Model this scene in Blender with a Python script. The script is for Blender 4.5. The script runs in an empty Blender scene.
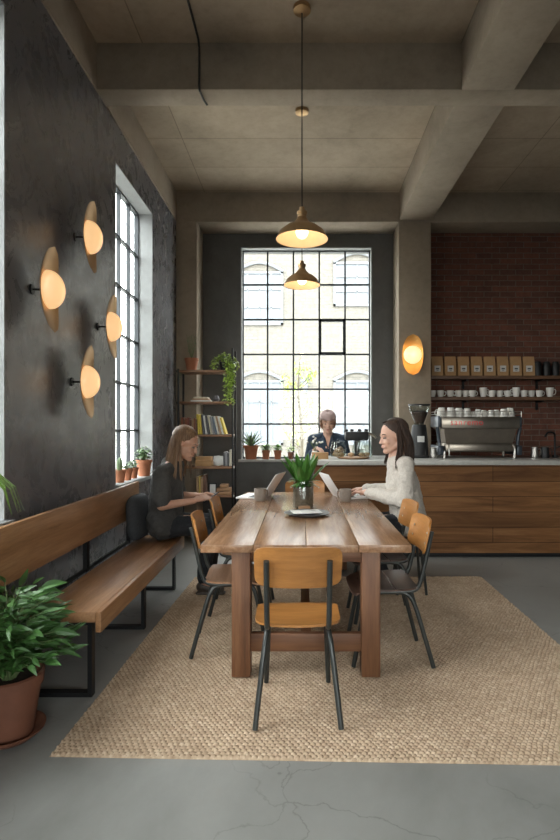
import bpy, bmesh, math, random
import numpy as np
from mathutils import Vector, Matrix, Euler, noise
R = math.radians; PI = math.pi
random.seed(7)
sc = bpy.context.scene
C = bpy.data.collections.new('cafe'); sc.collection.children.link(C)

# ------------------------------------------------------------------ camera, sky, exposure
cam_d = bpy.data.cameras.new('camera'); cam = bpy.data.objects.new('camera', cam_d); C.objects.link(cam)
cam.location = (0, 0, 1.40); cam.rotation_euler = (PI/2, 0, 0)
cam_d.sensor_fit = 'VERTICAL'; cam_d.sensor_height = 36; cam_d.lens = 535/840*36
cam_d.shift_x = -22/840; cam_d.shift_y = 6/840; cam_d.clip_end = 300
sc.camera = cam
sc.view_settings.view_transform = 'Standard'; sc.view_settings.look = 'None'
sc.view_settings.gamma = 1; sc.view_settings.use_curve_mapping = False
sc.view_settings.exposure = 0.1
sc.cycles.use_denoising = True
sc.cycles.max_bounces = 8; sc.cycles.diffuse_bounces = 5; sc.cycles.transparent_max_bounces = 12
sc.cycles.sample_clamp_indirect = 6
W = bpy.data.worlds.new('sky'); sc.world = W; W.use_nodes = True
wn = W.node_tree; bgn = wn.nodes['Background']
tcw = wn.nodes.new('ShaderNodeTexCoord'); sepw = wn.nodes.new('ShaderNodeSeparateXYZ')
rw = wn.nodes.new('ShaderNodeValToRGB')
rw.color_ramp.elements[0].position = 0.0; rw.color_ramp.elements[0].color = (.55, .53, .50, 1)
rw.color_ramp.elements[1].position = 0.25; rw.color_ramp.elements[1].color = (.97, .985, 1, 1)
wn.links.new(tcw.outputs['Generated'], sepw.inputs[0]); wn.links.new(sepw.outputs['Z'], rw.inputs[0])
wn.links.new(rw.outputs[0], bgn.inputs[0]); bgn.inputs[1].default_value = 14.0
def portal(loc, rot, sx, sy):
    d = bpy.data.lights.new('sky_portal', 'AREA'); d.shape = 'RECTANGLE'; d.size = sx; d.size_y = sy
    d.cycles.is_portal = True
    o = bpy.data.objects.new('sky_portal', d); o.location = loc; o.rotation_euler = rot; C.objects.link(o)
portal((-1.90, 5.22, 2.29), (0, -PI/2, 0), 2.9, 1.2)
portal((-1.90, 2.06, 2.29), (0, -PI/2, 0), 2.9, 1.8)
portal((-1.90, -1.2, 2.29), (0, -PI/2, 0), 2.9, 2.0)
portal((0.06, 7.58, 2.39), (-PI/2, 0, 0), 1.8, 2.9)
portal((1.1, -2.98, 1.75), (PI/2, 0, 0), 3.8, 1.7)

# ------------------------------------------------------------------ materials
def newmat(name):
    m = bpy.data.materials.new(name); m.use_nodes = True
    n = m.node_tree.nodes; return m, n, m.node_tree.links, n['Principled BSDF']
def col(c): return (c[0], c[1], c[2], 1)
def ramp(n, stops):
    r = n.new('ShaderNodeValToRGB'); e = r.color_ramp.elements
    e[0].position, e[0].color = stops[0][0], col(stops[0][1]); e[1].position, e[1].color = stops[-1][0], col(stops[-1][1])
    for p, c in stops[1:-1]:
        x = e.new(p); x.color = col(c)
    return r
def coords(n, l, scale=(1, 1, 1), rot=(0, 0, 0), src='Object'):
    t = n.new('ShaderNodeTexCoord'); m = n.new('ShaderNodeMapping')
    m.inputs['Scale'].default_value = scale; m.inputs['Rotation'].default_value = rot
    l.new(t.outputs[src], m.inputs[0]); return m.outputs[0]
def noise_n(n, l, vec, scale, detail=6, rough=.6, dist=0):
    x = n.new('ShaderNodeTexNoise'); x.inputs['Scale'].default_value = scale; x.inputs['Detail'].default_value = detail
    x.inputs['Roughness'].default_value = rough; x.inputs['Distortion'].default_value = dist
    if vec is not None: l.new(vec, x.inputs['Vector'])
    return x.outputs[0]
def bump(n, l, h, b, strength=.3, dist=.01):
    x = n.new('ShaderNodeBump'); x.inputs['Strength'].default_value = strength; x.inputs['Distance'].default_value = dist
    l.new(h, x.inputs['Height']); l.new(x.outputs[0], b.inputs['Normal'])
def plain(name, c, rough=.5, metal=0, var=.12, scale=12, bmp=.1, spec=.5, **kw):
    m, n, l, b = newmat(name)
    v = coords(n, l); f = noise_n(n, l, v, scale)
    r = ramp(n, [(.3, [x*(1-var) for x in c]), (.7, [min(1, x*(1+var)) for x in c])])
    l.new(f, r.inputs[0]); l.new(r.outputs[0], b.inputs['Base Color'])
    b.inputs['Roughness'].default_value = rough; b.inputs['Metallic'].default_value = metal
    b.inputs['Specular IOR Level'].default_value = spec
    if bmp: bump(n, l, noise_n(n, l, v, scale*6), b, bmp, .003)
    for k, x in kw.items(): b.inputs[k].default_value = x
    return m
def wood(name, dark, mid, light, axis='y', rough=.45, scale=1.0, gloss=.5):
    m, n, l, b = newmat(name)
    s = {'x': (.7, 9, 9), 'y': (9, .7, 9), 'z': (9, 9, .7)}[axis]
    v = coords(n, l, [q*scale for q in s])
    f = noise_n(n, l, v, 1.6, 8, .62, .6); g = noise_n(n, l, v, 9, 5, .7)
    r = ramp(n, [(.25, dark), (.5, mid), (.75, light)]); l.new(f, r.inputs[0])
    r2 = ramp(n, [(.35, (.72, .70, .68)), (.6, (1, 1, 1))]); l.new(g, r2.inputs[0])
    mx = n.new('ShaderNodeMix'); mx.data_type = 'RGBA'; mx.blend_type = 'MULTIPLY'; mx.inputs[0].default_value = .8
    l.new(r.outputs[0], mx.inputs[6]); l.new(r2.outputs[0], mx.inputs[7]); l.new(mx.outputs[2], b.inputs['Base Color'])
    rr = ramp(n, [(.3, (rough*1.15,)*3), (.7, (rough*.85,)*3)]); l.new(f, rr.inputs[0]); l.new(rr.outputs[0], b.inputs['Roughness'])
    b.inputs['Specular IOR Level'].default_value = gloss
    bump(n, l, g, b, .12, .003); return m
def concrete(name, c, board=False, rough=.85):
    m, n, l, b = newmat(name); v = coords(n, l)
    f = noise_n(n, l, v, 1.1, 9, .68, .3); g = noise_n(n, l, v, 14, 6, .7)
    r = ramp(n, [(.28, [x*.72 for x in c]), (.5, c), (.72, [x*1.22 for x in c])]); l.new(f, r.inputs[0])
    r2 = ramp(n, [(.25, (.78, .77, .75)), (.55, (1, 1, 1))]); l.new(g, r2.inputs[0])
    mx = n.new('ShaderNodeMix'); mx.data_type = 'RGBA'; mx.blend_type = 'MULTIPLY'; mx.inputs[0].default_value = .7
    l.new(r.outputs[0], mx.inputs[6]); l.new(r2.outputs[0], mx.inputs[7]); out = mx.outputs[2]
    if board:
        br = n.new('ShaderNodeTexBrick'); l.new(v, br.inputs['Vector']); br.inputs['Scale'].default_value = 1
        br.inputs['Brick Width'].default_value = 1.25; br.inputs['Row Height'].default_value = .62; br.offset = 0
        br.inputs['Mortar Size'].default_value = .006; br.inputs['Mortar Smooth'].default_value = .3
        br.inputs['Color1'].default_value = (1, 1, 1, 1); br.inputs['Color2'].default_value = (.88, .88, .88, 1); br.inputs['Mortar'].default_value = (.55, .53, .5, 1)
        m2 = n.new('ShaderNodeMix'); m2.data_type = 'RGBA'; m2.blend_type = 'MULTIPLY'; m2.inputs[0].default_value = .9
        l.new(out, m2.inputs[6]); l.new(br.outputs[0], m2.inputs[7]); out = m2.outputs[2]
    l.new(out, b.inputs['Base Color']); b.inputs['Roughness'].default_value = rough
    bump(n, l, g, b, .35, .006); return m

M = {}
M['ceil'] = concrete('board_marked_concrete', (.37, .295, .215), True)
M['beam'] = concrete('beam_concrete', (.30, .245, .185))
M['reveal'] = concrete('pale_render', (.30, .31, .31))
# floor: polished concrete with hairline cracks
m, n, l, b = newmat('polished_concrete'); v = coords(n, l)
f = noise_n(n, l, v, .9, 9, .65, .4); g = noise_n(n, l, v, 25, 5, .7)
r = ramp(n, [(.3, (.17, .170, .158)), (.5, (.235, .234, .220)), (.72, (.31, .308, .29))]); l.new(f, r.inputs[0])
vo = n.new('ShaderNodeTexVoronoi'); vo.feature = 'DISTANCE_TO_EDGE'; vo.inputs['Scale'].default_value = 1.5
ds = n.new('ShaderNodeTexNoise'); ds.inputs['Scale'].default_value = 3; ds.inputs['Detail'].default_value = 8; l.new(v, ds.inputs['Vector'])
ad = n.new('ShaderNodeMix'); ad.data_type = 'RGBA'; ad.blend_type = 'LINEAR_LIGHT'; ad.inputs[0].default_value = .22
l.new(v, ad.inputs[6]); l.new(ds.outputs['Color'], ad.inputs[7]); l.new(ad.outputs[2], vo.inputs['Vector'])
cr = ramp(n, [(0, (.45, .45, .45)), (.006, (1, 1, 1))]); l.new(vo.outputs['Distance'], cr.inputs[0])
msk = ramp(n, [(.44, (0, 0, 0)), (.52, (.6, .6, .6))]); l.new(noise_n(n, l, v, .7, 2), msk.inputs[0])
mx = n.new('ShaderNodeMix'); mx.data_type = 'RGBA'; mx.blend_type = 'MULTIPLY'
l.new(msk.outputs[0], mx.inputs[0]); l.new(r.outputs[0], mx.inputs[6]); l.new(cr.outputs[0], mx.inputs[7])
l.new(mx.outputs[2], b.inputs['Base Color'])
rr = ramp(n, [(.3, (.32,)*3), (.7, (.55,)*3)]); l.new(f, rr.inputs[0]); l.new(rr.outputs[0], b.inputs['Roughness'])
bump(n, l, g, b, .08, .003); M['floor'] = m
# dark burnished plaster
def plaster(name, c, rough):
    m, n, l, b = newmat(name); v = coords(n, l, (1, 1, .8))
    f = noise_n(n, l, v, 1.6, 10, .7, 1.2); g = noise_n(n, l, v, 6, 8, .75, .8)
    r = ramp(n, [(.28, [x*.80 for x in c]), (.52, c), (.75, [x*1.25 for x in c])]); l.new(f, r.inputs[0]); l.new(r.outputs[0], b.inputs['Base Color'])
    rr = ramp(n, [(.35, (rough*.75,)*3), (.65, (min(1, rough*1.3),)*3)]); l.new(g, rr.inputs[0]); l.new(rr.outputs[0], b.inputs['Roughness'])
    b.inputs['Specular IOR Level'].default_value = .8; bump(n, l, g, b, .35, .006); return m
M['plaster'] = plaster('dark_burnished_plaster', (.132, .131, .143), .28)
M['plaster2'] = plaster('dark_grey_plaster', (.085, .083, .078), .6)
# bricks
def brick(name, c1, c2, mort, bw=.215, rh=.075):
    m, n, l, b = newmat(name)
    t = n.new('ShaderNodeTexCoord'); s = n.new('ShaderNodeSeparateXYZ'); cb = n.new('ShaderNodeCombineXYZ')
    l.new(t.outputs['Object'], s.inputs[0]); l.new(s.outputs['X'], cb.inputs[0]); l.new(s.outputs['Z'], cb.inputs[1])
    ns = n.new('ShaderNodeTexNoise'); ns.inputs['Scale'].default_value = 20; l.new(t.outputs['Object'], ns.inputs['Vector'])
    wv = n.new('ShaderNodeMix'); wv.data_type = 'RGBA'; wv.blend_type = 'LINEAR_LIGHT'; wv.inputs[0].default_value = .006
    l.new(cb.outputs[0], wv.inputs[6]); l.new(ns.outputs['Color'], wv.inputs[7])
    br = n.new('ShaderNodeTexBrick'); l.new(wv.outputs[2], br.inputs['Vector']); br.inputs['Scale'].default_value = 1
    br.inputs['Brick Width'].default_value = bw; br.inputs['Row Height'].default_value = rh; br.inputs['Mortar Size'].default_value = .007
    br.inputs['Mortar Smooth'].default_value = .4; br.inputs['Bias'].default_value = -.1
    br.inputs['Color1'].default_value = col(c1); br.inputs['Color2'].default_value = col(c2); br.inputs['Mortar'].default_value = col(mort)
    f = noise_n(n, l, t.outputs['Object'], 9, 7, .7); r = ramp(n, [(.3, (.55, .55, .55)), (.65, (1.0, 1.0, 1.0))]); l.new(f, r.inputs[0])
    mx = n.new('ShaderNodeMix'); mx.data_type = 'RGBA'; mx.blend_type = 'MULTIPLY'; mx.inputs[0].default_value = .8
    l.new(br.outputs[0], mx.inputs[6]); l.new(r.outputs[0], mx.inputs[7]); l.new(mx.outputs[2], b.inputs['Base Color'])
    b.inputs['Roughness'].default_value = .9
    iv = n.new('ShaderNodeMath'); iv.operation = 'SUBTRACT'; iv.inputs[0].default_value = 1; l.new(br.outputs['Fac'], iv.inputs[1])
    bump(n, l, iv.outputs[0], b, .8, .008); return m
M['brick'] = brick('old_red_brick', (.20, .072, .045), (.11, .048, .034), (.19, .145, .115))
M['pale_brick'] = brick('pale_cream_brick', (.165, .154, .134), (.154, .143, .123), (.14, .134, .12), .3, .1)
M['table'] = wood('worn_oak_table', (.15, .066, .030), (.29, .155, .080), (.45, .28, .17), 'y', .24)
M['table_leg'] = wood('walnut_stained_oak_leg', (.085, .032, .013), (.165, .070, .031), (.24, .115, .055), 'z', .5)
M['bench'] = wood('honey_oak_bench', (.22, .105, .044), (.34, .175, .080), (.46, .26, .13), 'y', .38)
M['shelfw'] = wood('walnut_shelf', (.13, .06, .028), (.24, .12, .06), (.34, .19, .10), 'x', .5)
M['shelfd'] = wood('dark_shelf_board', (.06, .030, .016), (.12, .058, .03), (.18, .09, .045), 'x', .5)
M['ply'] = wood('golden_plywood', (.30, .120, .030), (.40, .172, .046), (.50, .235, .07), 'x', .32, .6)
M['plyd'] = wood('worn_plywood', (.16, .072, .036), (.28, .145, .078), (.42, .25, .15), 'x', .36, .8)
M['plydark'] = wood('dark_brown_seat', (.055, .03, .022), (.085, .046, .034), (.12, .068, .05), 'x', .3, .8)
M['board'] = wood('acacia_board', (.22, .11, .05), (.36, .2, .1), (.5, .3, .16), 'x', .5)
# counter planks
m, n, l, b = newmat('counter_planks'); v = coords(n, l, (.55, 6, 6)); f = noise_n(n, l, v, 1.8, 9, .65, .9)
t = n.new('ShaderNodeTexCoord'); s = n.new('ShaderNodeSeparateXYZ'); cb = n.new('ShaderNodeCombineXYZ')
l.new(t.outputs['Object'], s.inputs[0]); l.new(s.outputs['X'], cb.inputs[0]); l.new(s.outputs['Z'], cb.inputs[1])
br = n.new('ShaderNodeTexBrick'); l.new(cb.outputs[0], br.inputs['Vector']); br.inputs['Scale'].default_value = 1
br.inputs['Brick Width'].default_value = 1.9; br.inputs['Row Height'].default_value = .162; br.inputs['Mortar Size'].default_value = .003
br.inputs['Color1'].default_value = (1, 1, 1, 1); br.inputs['Color2'].default_value = (.62, .60, .58, 1); br.inputs['Mortar'].default_value = (.15, .12, .1, 1)
r = ramp(n, [(.25, (.09, .036, .012)), (.5, (.195, .086, .029)), (.75, (.31, .155, .062))]); l.new(f, r.inputs[0])
mx = n.new('ShaderNodeMix'); mx.data_type = 'RGBA'; mx.blend_type = 'MULTIPLY'; mx.inputs[0].default_value = 1
l.new(r.outputs[0], mx.inputs[6]); l.new(br.outputs[0], mx.inputs[7]); l.new(mx.outputs[2], b.inputs['Base Color']); b.inputs['Roughness'].default_value = .6; b.inputs['Specular IOR Level'].default_value = .25
M['counter'] = m
M['worktop'] = plain('grey_stone_worktop', (.40, .39, .36), .3, 0, .12, 20, .05)
M['iron'] = plain('black_steel', (.018, .018, .019), .45, .6, .1)
M['winsteel'] = plain('window_steel', (.035, .04, .045), .5, .3, .1)
M['tube'] = plain('grey_green_tube_steel', (.050, .053, .050), .35, .5, .1)
M['brass'] = plain('aged_brass', (.50, .33, .17), .40, .85, .15, 8, .05)
M['brassb'] = plain('bright_brass', (.72, .42, .14), .3, 1, .1, 8, .03)
M['shade_in'] = plain('cream_enamel', (.80, .62, .44), .5, 0, .03)
M['rose'] = plain('copper_rose', (.55, .36, .26), .35, 1, .1)
M['cord'] = plain('dark_cord', (.03, .025, .02), .8)
M['steel'] = plain('brushed_steel', (.5, .48, .45), .32, 1, .08)
M['alu'] = plain('laptop_aluminium', (.80, .79, .78), .45, 0, .03, 5, 0)
M['keys'] = plain('laptop_keys', (.03, .03, .032), .5)
m_, n_, l_, b_ = newmat('lit_screen'); b_.inputs['Base Color'].default_value = (.3, .3, .32, 1)
b_.inputs['Emission Color'].default_value = (.8, .85, .95, 1); b_.inputs['Emission Strength'].default_value = .35; M['screen'] = m_
M['black'] = plain('black_plastic', (.010, .010, .011), .5)
M['white'] = plain('white_glaze', (.72, .70, .66), .22, 0, .03, 5, 0)
M['taupe'] = plain('taupe_stoneware', (.27, .225, .19), .6, 0, .15, 30)
M['dishgrey'] = plain('dark_grey_stoneware', (.10, .10, .105), .4, 0, .15, 30)
M['paper'] = plain('white_paper', (.78, .77, .74), .8, 0, .04)
M['kraft'] = plain('kraft_paper', (.40, .235, .11), .8, 0, .12, 14, .3)
M['label'] = plain('pale_label', (.62, .62, .60), .7)
M['labelink'] = plain('label_ink', (.06, .06, .07), .7)
M['red'] = plain('red_enamel', (.65, .03, .03), .4, 0, .03, 5, 0)
M['terra'] = plain('terracotta', (.36, .14, .07), .85, 0, .2, 7, .3)
M['terrad'] = plain('deep_terracotta', (.15, .056, .03), .7, 0, .2, 5, .2)
M['soil'] = plain('potting_soil', (.035, .022, .014), .95, 0, .5, 40, 1)
def leafm(name, c, var=.35, rough=.42):
    m = plain(name, c, rough, 0, var, 9, .1); b = m.node_tree.nodes['Principled BSDF']
    b.inputs['Transmission Weight'].default_value = 0; b.inputs['Subsurface Weight'].default_value = 0; return m
M['leaf'] = leafm('deep_green_leaf', (.045, .115, .026)); M['leafl'] = leafm('fresh_green_leaf', (.17, .32, .05))
M['leafy'] = leafm('yellow_green_leaf', (.30, .42, .07)); M['leafg'] = leafm('grey_green_leaf', (.16, .24, .12))
M['leafb'] = leafm('glossy_green_leaf', (.06, .17, .03), .4, .3)
M['stem'] = plain('green_stem', (.10, .14, .05), .7)
M['trunk'] = plain('tree_bark', (.10, .085, .06), .9)
M['skin'] = plain('skin', (.60, .36, .265), .5, 0, .05, 20, .05); M['skinm'] = plain('warm_skin', (.52, .29, .20), .5, 0, .06, 20, .05)
for k in ('skin', 'skinm'):
    b = M[k].node_tree.nodes['Principled BSDF']; b.inputs['Subsurface Weight'].default_value = .08; b.inputs['Subsurface Radius'].default_value = (.02, .008, .004)
M['lip'] = plain('lips', (.42, .19, .15), .55); M['eye'] = plain('eye_white', (.27, .21, .18), .5); M['iris'] = plain('dark_iris', (.03, .02, .015), .2)
def hairm(name, a, c):
    m, n, l, b = newmat(name); v = coords(n, l, (60, 60, 5)); f = noise_n(n, l, v, 1.5, 4)
    r = ramp(n, [(.3, a), (.7, c)]); l.new(f, r.inputs[0]); l.new(r.outputs[0], b.inputs['Base Color']); b.inputs['Roughness'].default_value = .55; b.inputs['Specular IOR Level'].default_value = .3; return m
M['hairb'] = hairm('light_brown_hair', (.085, .045, .024), (.27, .165, .095)); M['haird'] = hairm('dark_brown_hair', (.018, .010, .007), (.06, .032, .02))
M['hairg'] = hairm('auburn_hair', (.14, .07, .04), (.25, .14, .09))
M['tee'] = plain('charcoal_cotton', (.062, .060, .057), .95, 0, .2, 60, .4); M['trouser'] = plain('black_denim', (.018, .02, .024), .9, 0, .2, 60, .3)
M['knit'] = plain('oatmeal_knit', (.50, .455, .405), .95, 0, .15, 70, .8); M['navy'] = plain('navy_cotton', (.035, .055, .085), .9, 0, .2, 60, .3)
M['beanie'] = plain('dusty_pink_knit', (.42, .31, .29), .95, 0, .15, 70, .8); M['shoe'] = plain('dark_leather', (.06, .045, .035), .5)
M['cushion'] = plain('dark_grey_linen', (.045, .048, .052), .95, 0, .2, 60, .4)
M['pastry'] = plain('baked_pastry', (.50, .33, .18), .7, 0, .35, 25, .5)
M['pebble'] = plain('brown_pebbles', (.20, .14, .10), .8, 0, .5, 60, .8)
M['road'] = plain('street_paving', (.55, .54, .51), .9)
def emis(name, c, s, base=(.8, .8, .8)):
    m, n, l, b = newmat(name); b.inputs['Base Color'].default_value = col(base); b.inputs['Emission Color'].default_value = col(c)
    b.inputs['Emission Strength'].default_value = s; b.inputs['Roughness'].default_value = .3; return m
M['globe'] = emis('opal_globe_lit', (1, .60, .27), .80, (.5, .4, .3)); M['globew'] = emis('opal_globe_warm', (1, .62, .30), 1.25, (.5, .4, .3)); M['bulb'] = emis('lit_bulb', (1, .74, .42), 5.0)
def glassm(name, tint=(1, 1, 1), ior=1.45, lo=.03):
    m = bpy.data.materials.new(name); m.use_nodes = True; n = m.node_tree.nodes; l = m.node_tree.links; n.clear()
    o = n.new('ShaderNodeOutputMaterial'); mx = n.new('ShaderNodeMixShader'); t = n.new('ShaderNodeBsdfTransparent'); g = n.new('ShaderNodeBsdfGlossy')
    t.inputs[0].default_value = col(tint); g.inputs['Roughness'].default_value = lo; fr = n.new('ShaderNodeLayerWeight'); fr.inputs[0].default_value = .5; pw = n.new('ShaderNodeMath'); pw.operation = 'POWER'; pw.inputs[1].default_value = 4.5; l.new(fr.outputs['Facing'], pw.inputs[0]); ma = n.new('ShaderNodeMath'); ma.operation = 'MULTIPLY_ADD'; ma.inputs[1].default_value = .5; ma.inputs[2].default_value = (ior-1)*.1; l.new(pw.outputs[0], ma.inputs[0])
    l.new(ma.outputs[0], mx.inputs[0]); l.new(t.outputs[0], mx.inputs[1]); l.new(g.outputs[0], mx.inputs[2]); l.new(mx.outputs[0], o.inputs[0]); return m
M['pane'] = glassm('window_glass', (.96, .98, .97), 1.3); M['jar'] = glassm('jar_glass', (.86, .89, .88), 1.6)

# ------------------------------------------------------------------ mesh builder
class MB:
    def __init__(s): s.bm = bmesh.new(); s.mi = 0
    def _fin(s, vs, mat):
        if mat is not None:
            for v in vs: v.co = mat @ v.co
        fs = {f for v in vs for f in v.link_faces}
        for f in fs: f.material_index = s.mi
    def box(s, a, b, bev=0, mat=None, seg=2):
        a = Vector(a); b = Vector(b); r = bmesh.ops.create_cube(s.bm, size=1); vs = r['verts']
        c = (a+b)/2; d = b-a
        for v in vs: v.co = Vector((v.co.x*d.x, v.co.y*d.y, v.co.z*d.z)) + c
        if bev:
            es = list({e for v in vs for e in v.link_edges})
            q = bmesh.ops.bevel(s.bm, geom=es, offset=bev, segments=seg, affect='EDGES', profile=.5)
            vs = list({v for f in q['faces'] for v in f.verts} | {v for v in vs if v.is_valid})
        s._fin(vs, mat); return s
    def grid(s, rows, closed_u=False, closed_v=False, caps=False, mat=None):
        V = [[s.bm.verts.new(p) for p in row] for row in rows]
        nr = len(V); nc = len(V[0])
        for i in range(nr if closed_v else nr-1):
            for j in range(nc if closed_u else nc-1):
                q = [V[i][j], V[i][(j+1) % nc], V[(i+1) % nr][(j+1) % nc], V[(i+1) % nr][j]]
                try: s.bm.faces.new(q)
                except ValueError: pass
        if caps:
            for row in (V[0][::-1], V[-1]):
                try: s.bm.faces.new(row)
                except ValueError: pass
        s._fin([v for r in V for v in r], mat); return s
    def tube(s, pts, r, seg=8, smooth=0, mat=None, flat=1.0):
        P = [Vector(p) for p in pts]; rs = list(r) if hasattr(r, '__len__') else [r]*len(P)
        if smooth:
            Q = []; q = []
            for i in range(len(P)-1):
                p0 = P[max(i-1, 0)]; p1 = P[i]; p2 = P[i+1]; p3 = P[min(i+2, len(P)-1)]
                for k in range(smooth):
                    t = k/smooth; Q.append(.5*((2*p1)+(p2-p0)*t+(2*p0-5*p1+4*p2-p3)*t*t+(3*p1-p0-3*p2+p3)*t**3)); q.append(rs[i]*(1-t)+rs[i+1]*t)
            Q.append(P[-1]); q.append(rs[-1]); P, rs = Q, q
        rows = []; up = None
        for i, p in enumerate(P):
            d = (P[min(i+1, len(P)-1)]-P[max(i-1, 0)]).normalized()
            if up is None: up = d.orthogonal().normalized()
            up = (up - d*up.dot(d)).normalized(); sd = d.cross(up)
            rows.append([p + (up*math.cos(2*PI*k/seg)*flat + sd*math.sin(2*PI*k/seg))*rs[i] for k in range(seg)])
        return s.grid(rows, closed_u=True, caps=True, mat=mat)
    def cyl(s, a, b, r0, r1=None, seg=20, mat=None): return s.tube([a, b], [r0, r1 if r1 is not None else r0], seg, mat=mat)
    def lathe(s, prof, c=(0, 0, 0), seg=24, mat=None, close=False):
        rows = [[Vector((c[0]+r*math.cos(2*PI*k/seg), c[1]+r*math.sin(2*PI*k/seg), c[2]+z)) for k in range(seg)] for r, z in prof]
        return s.grid(rows, closed_u=True, closed_v=close, mat=mat)
    def ell(s, c, r, rot=None, u=16, v=10, mat=None):
        q = bmesh.ops.create_uvsphere(s.bm, u_segments=u, v_segments=v, radius=1)['verts']
        r = (r, r, r) if not hasattr(r, '__len__') else r
        T = Matrix.Translation(Vector(c)) @ (rot.to_matrix().to_4x4() if rot else Matrix.Identity(4)) @ Matrix.Diagonal((r[0], r[1], r[2], 1))
        for x in q: x.co = T @ x.co
        s._fin(q, mat); return s
    def cap(s, a, b, r0, r1=None, mat=None, u=12):
        a = Vector(a); b = Vector(b); r1 = r0 if r1 is None else r1; d = (b-a); L = max(d.length, 1e-5); d = d/L
        pts = []; rs = []
        for k in range(5): t = PI/2*k/4; pts.append(a - d*r0*math.cos(t)); rs.append(max(r0*math.sin(t), r0*.02))
        for k in range(5): t = PI/2*k/4; pts.append(b + d*r1*math.sin(t)); rs.append(max(r1*math.cos(t), r1*.02))
        return s.tube(pts, rs, u, mat=mat)
    def blade(s, base, d, up, L, w, droop=.3, n=4, fold=.15, tip=.5, mat=None):
        base = Vector(base); d = Vector(d).normalized(); up = Vector(up); up = (up-d*up.dot(d)).normalized(); sd = d.cross(up)
        rows = []
        for i in range(n+1):
            t = i/n; ww = w*math.sin(PI*min(1, (t*.92+.08))**(tip+.3)) if i < n else w*.02
            p = base + d*L*t - up*0 + Vector((0, 0, -droop*L*t*t))
            rows.append([p - sd*ww + up*ww*fold, p - up*ww*.1, p + sd*ww + up*ww*fold])
        return s.grid(rows, mat=mat)
    def build(s, name, mats, parent=None, smooth=True, ang=38, recalc=True):
        if recalc: bmesh.ops.recalc_face_normals(s.bm, faces=s.bm.faces)
        me = bpy.data.meshes.new(name); s.bm.to_mesh(me); s.bm.free()
        for m in (mats if isinstance(mats, (list, tuple)) else [mats]): me.materials.append(m)
        if smooth:
            me.polygons.foreach_set('use_smooth', [True]*len(me.polygons))
            me.set_sharp_from_angle(angle=R(ang))
        o = bpy.data.objects.new(name, me); C.objects.link(o)
        if parent is not None: o.parent = parent
        return o
def tag(o, label, cat, group=None, kind=None):
    o['label'] = label; o['category'] = cat
    if group: o['group'] = group
    if kind: o['kind'] = kind
    return o
def thing(name, label, cat, loc=(0, 0, 0), rz=0, group=None):
    o = bpy.data.objects.new(name, None); C.objects.link(o); o.location = loc; o.rotation_euler = (0, 0, rz); o.empty_display_size = .05
    return tag(o, label, cat, group)
def struct(o): o['kind'] = 'structure'; return o
def tree(o):
    ks = {}
    for x in C.objects:
        if x.parent: ks.setdefault(x.parent.name, []).append(x)
    return ks
def copy_tree(o, label=None, loc=None, rz=None, ks=None, parent=None):
    ks = ks or tree(o); c = o.copy(); C.objects.link(c)
    if parent is not None: c.parent = parent
    if label: c['label'] = label
    if loc is not None: c.location = loc
    if rz is not None: c.rotation_euler = (0, 0, rz)
    for k in ks.get(o.name, []): copy_tree(k, ks=ks, parent=c)
    return c

# ------------------------------------------------------------------ room shell
XL, YB, ZC = -1.62, 7.30, 4.40
XR, YF = 5.0, -2.7
struct(MB().box((XL-.3, YF-.3, -.1), (XR+.3, YB+.3, 0)).build('floor', M['floor']))
ceiling = struct(MB().box((XL-.3, YF-.3, ZC), (XR+.3, YB+.3, ZC+.2)).build('ceiling', M['ceil']))
WZ0, WZ1 = .885, 3.70
def holed_wall(name, mat, axis, a0, a1, t0, t1, holes, z1=ZC):
    """wall running along axis, thickness t0..t1, holes = (a, b, z0, z1)"""
    B = MB(); cur = a0
    def bx(p, q, z0, z):
        if q-p > 1e-4 and z-z0 > 1e-4:
            B.box((p, t0, z0), (q, t1, z)) if axis == 'x' else B.box((t0, p, z0), (t1, q, z))
    for (p, q, z0, z) in holes: bx(cur, p, 0, z1); bx(p, q, 0, z0); bx(p, q, z, z1); cur = q
    bx(cur, a1, 0, z1)
    return struct(B.build(name, mat, smooth=False))
wl = holed_wall('wall_left', M['plaster'], 'y', YF-.3, YB+.3, XL-.20, XL, [(-2.2, -.2, WZ0, 2.7), (1.2, 2.92, WZ0, WZ1), (4.64, 5.80, WZ0, WZ1)])
BX0, BX1, BZ0, BZ1 = -.835, .955, .945, 3.84
wb = holed_wall('wall_back', M['plaster2'], 'x', XL, XR, YB, YB+.3, [(BX0, BX1, BZ0, BZ1)])
holed_wall('wall_front', M['plaster2'], 'x', XL, XR, YF-.3, YF, [(-.8, 3.0, .9, 2.6)])
holed_wall('wall_right', M['plaster2'], 'y', YF-.3, YB+.3, XR, XR+.3, [])
# beams and columns
BZ = 4.035
MB().box((XL, 4.19, BZ), (XR, 4.41, ZC+.01), .012).build('beam', M['beam'], ceiling)
MB().box((XL, 6.87, BZ-.015), (XR, YB, ZC+.01), .012).build('beam', M['beam'], ceiling)
MB().box((XL, YF, BZ+.004), (XL+.012, 6.87, ZC+.01), .012).build('beam', M['beam'], ceiling)
MB().box((1.25, YF, BZ+.002), (1.67, 6.87, ZC+.01), .012).build('beam', M['beam'], ceiling)
MB().box((XL, 6.87, 0), (-1.35, YB, BZ), .012).build('column', M['beam'], wb)
MB().box((1.24, 6.87, 0), (1.66, YB, BZ), .012).build('column', M['beam'], wb)
MB().box((1.66, YB-.03, 0), (XR, YB+.01, BZ)).build('brick_facing', M['brick'], wb, smooth=False)
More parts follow.
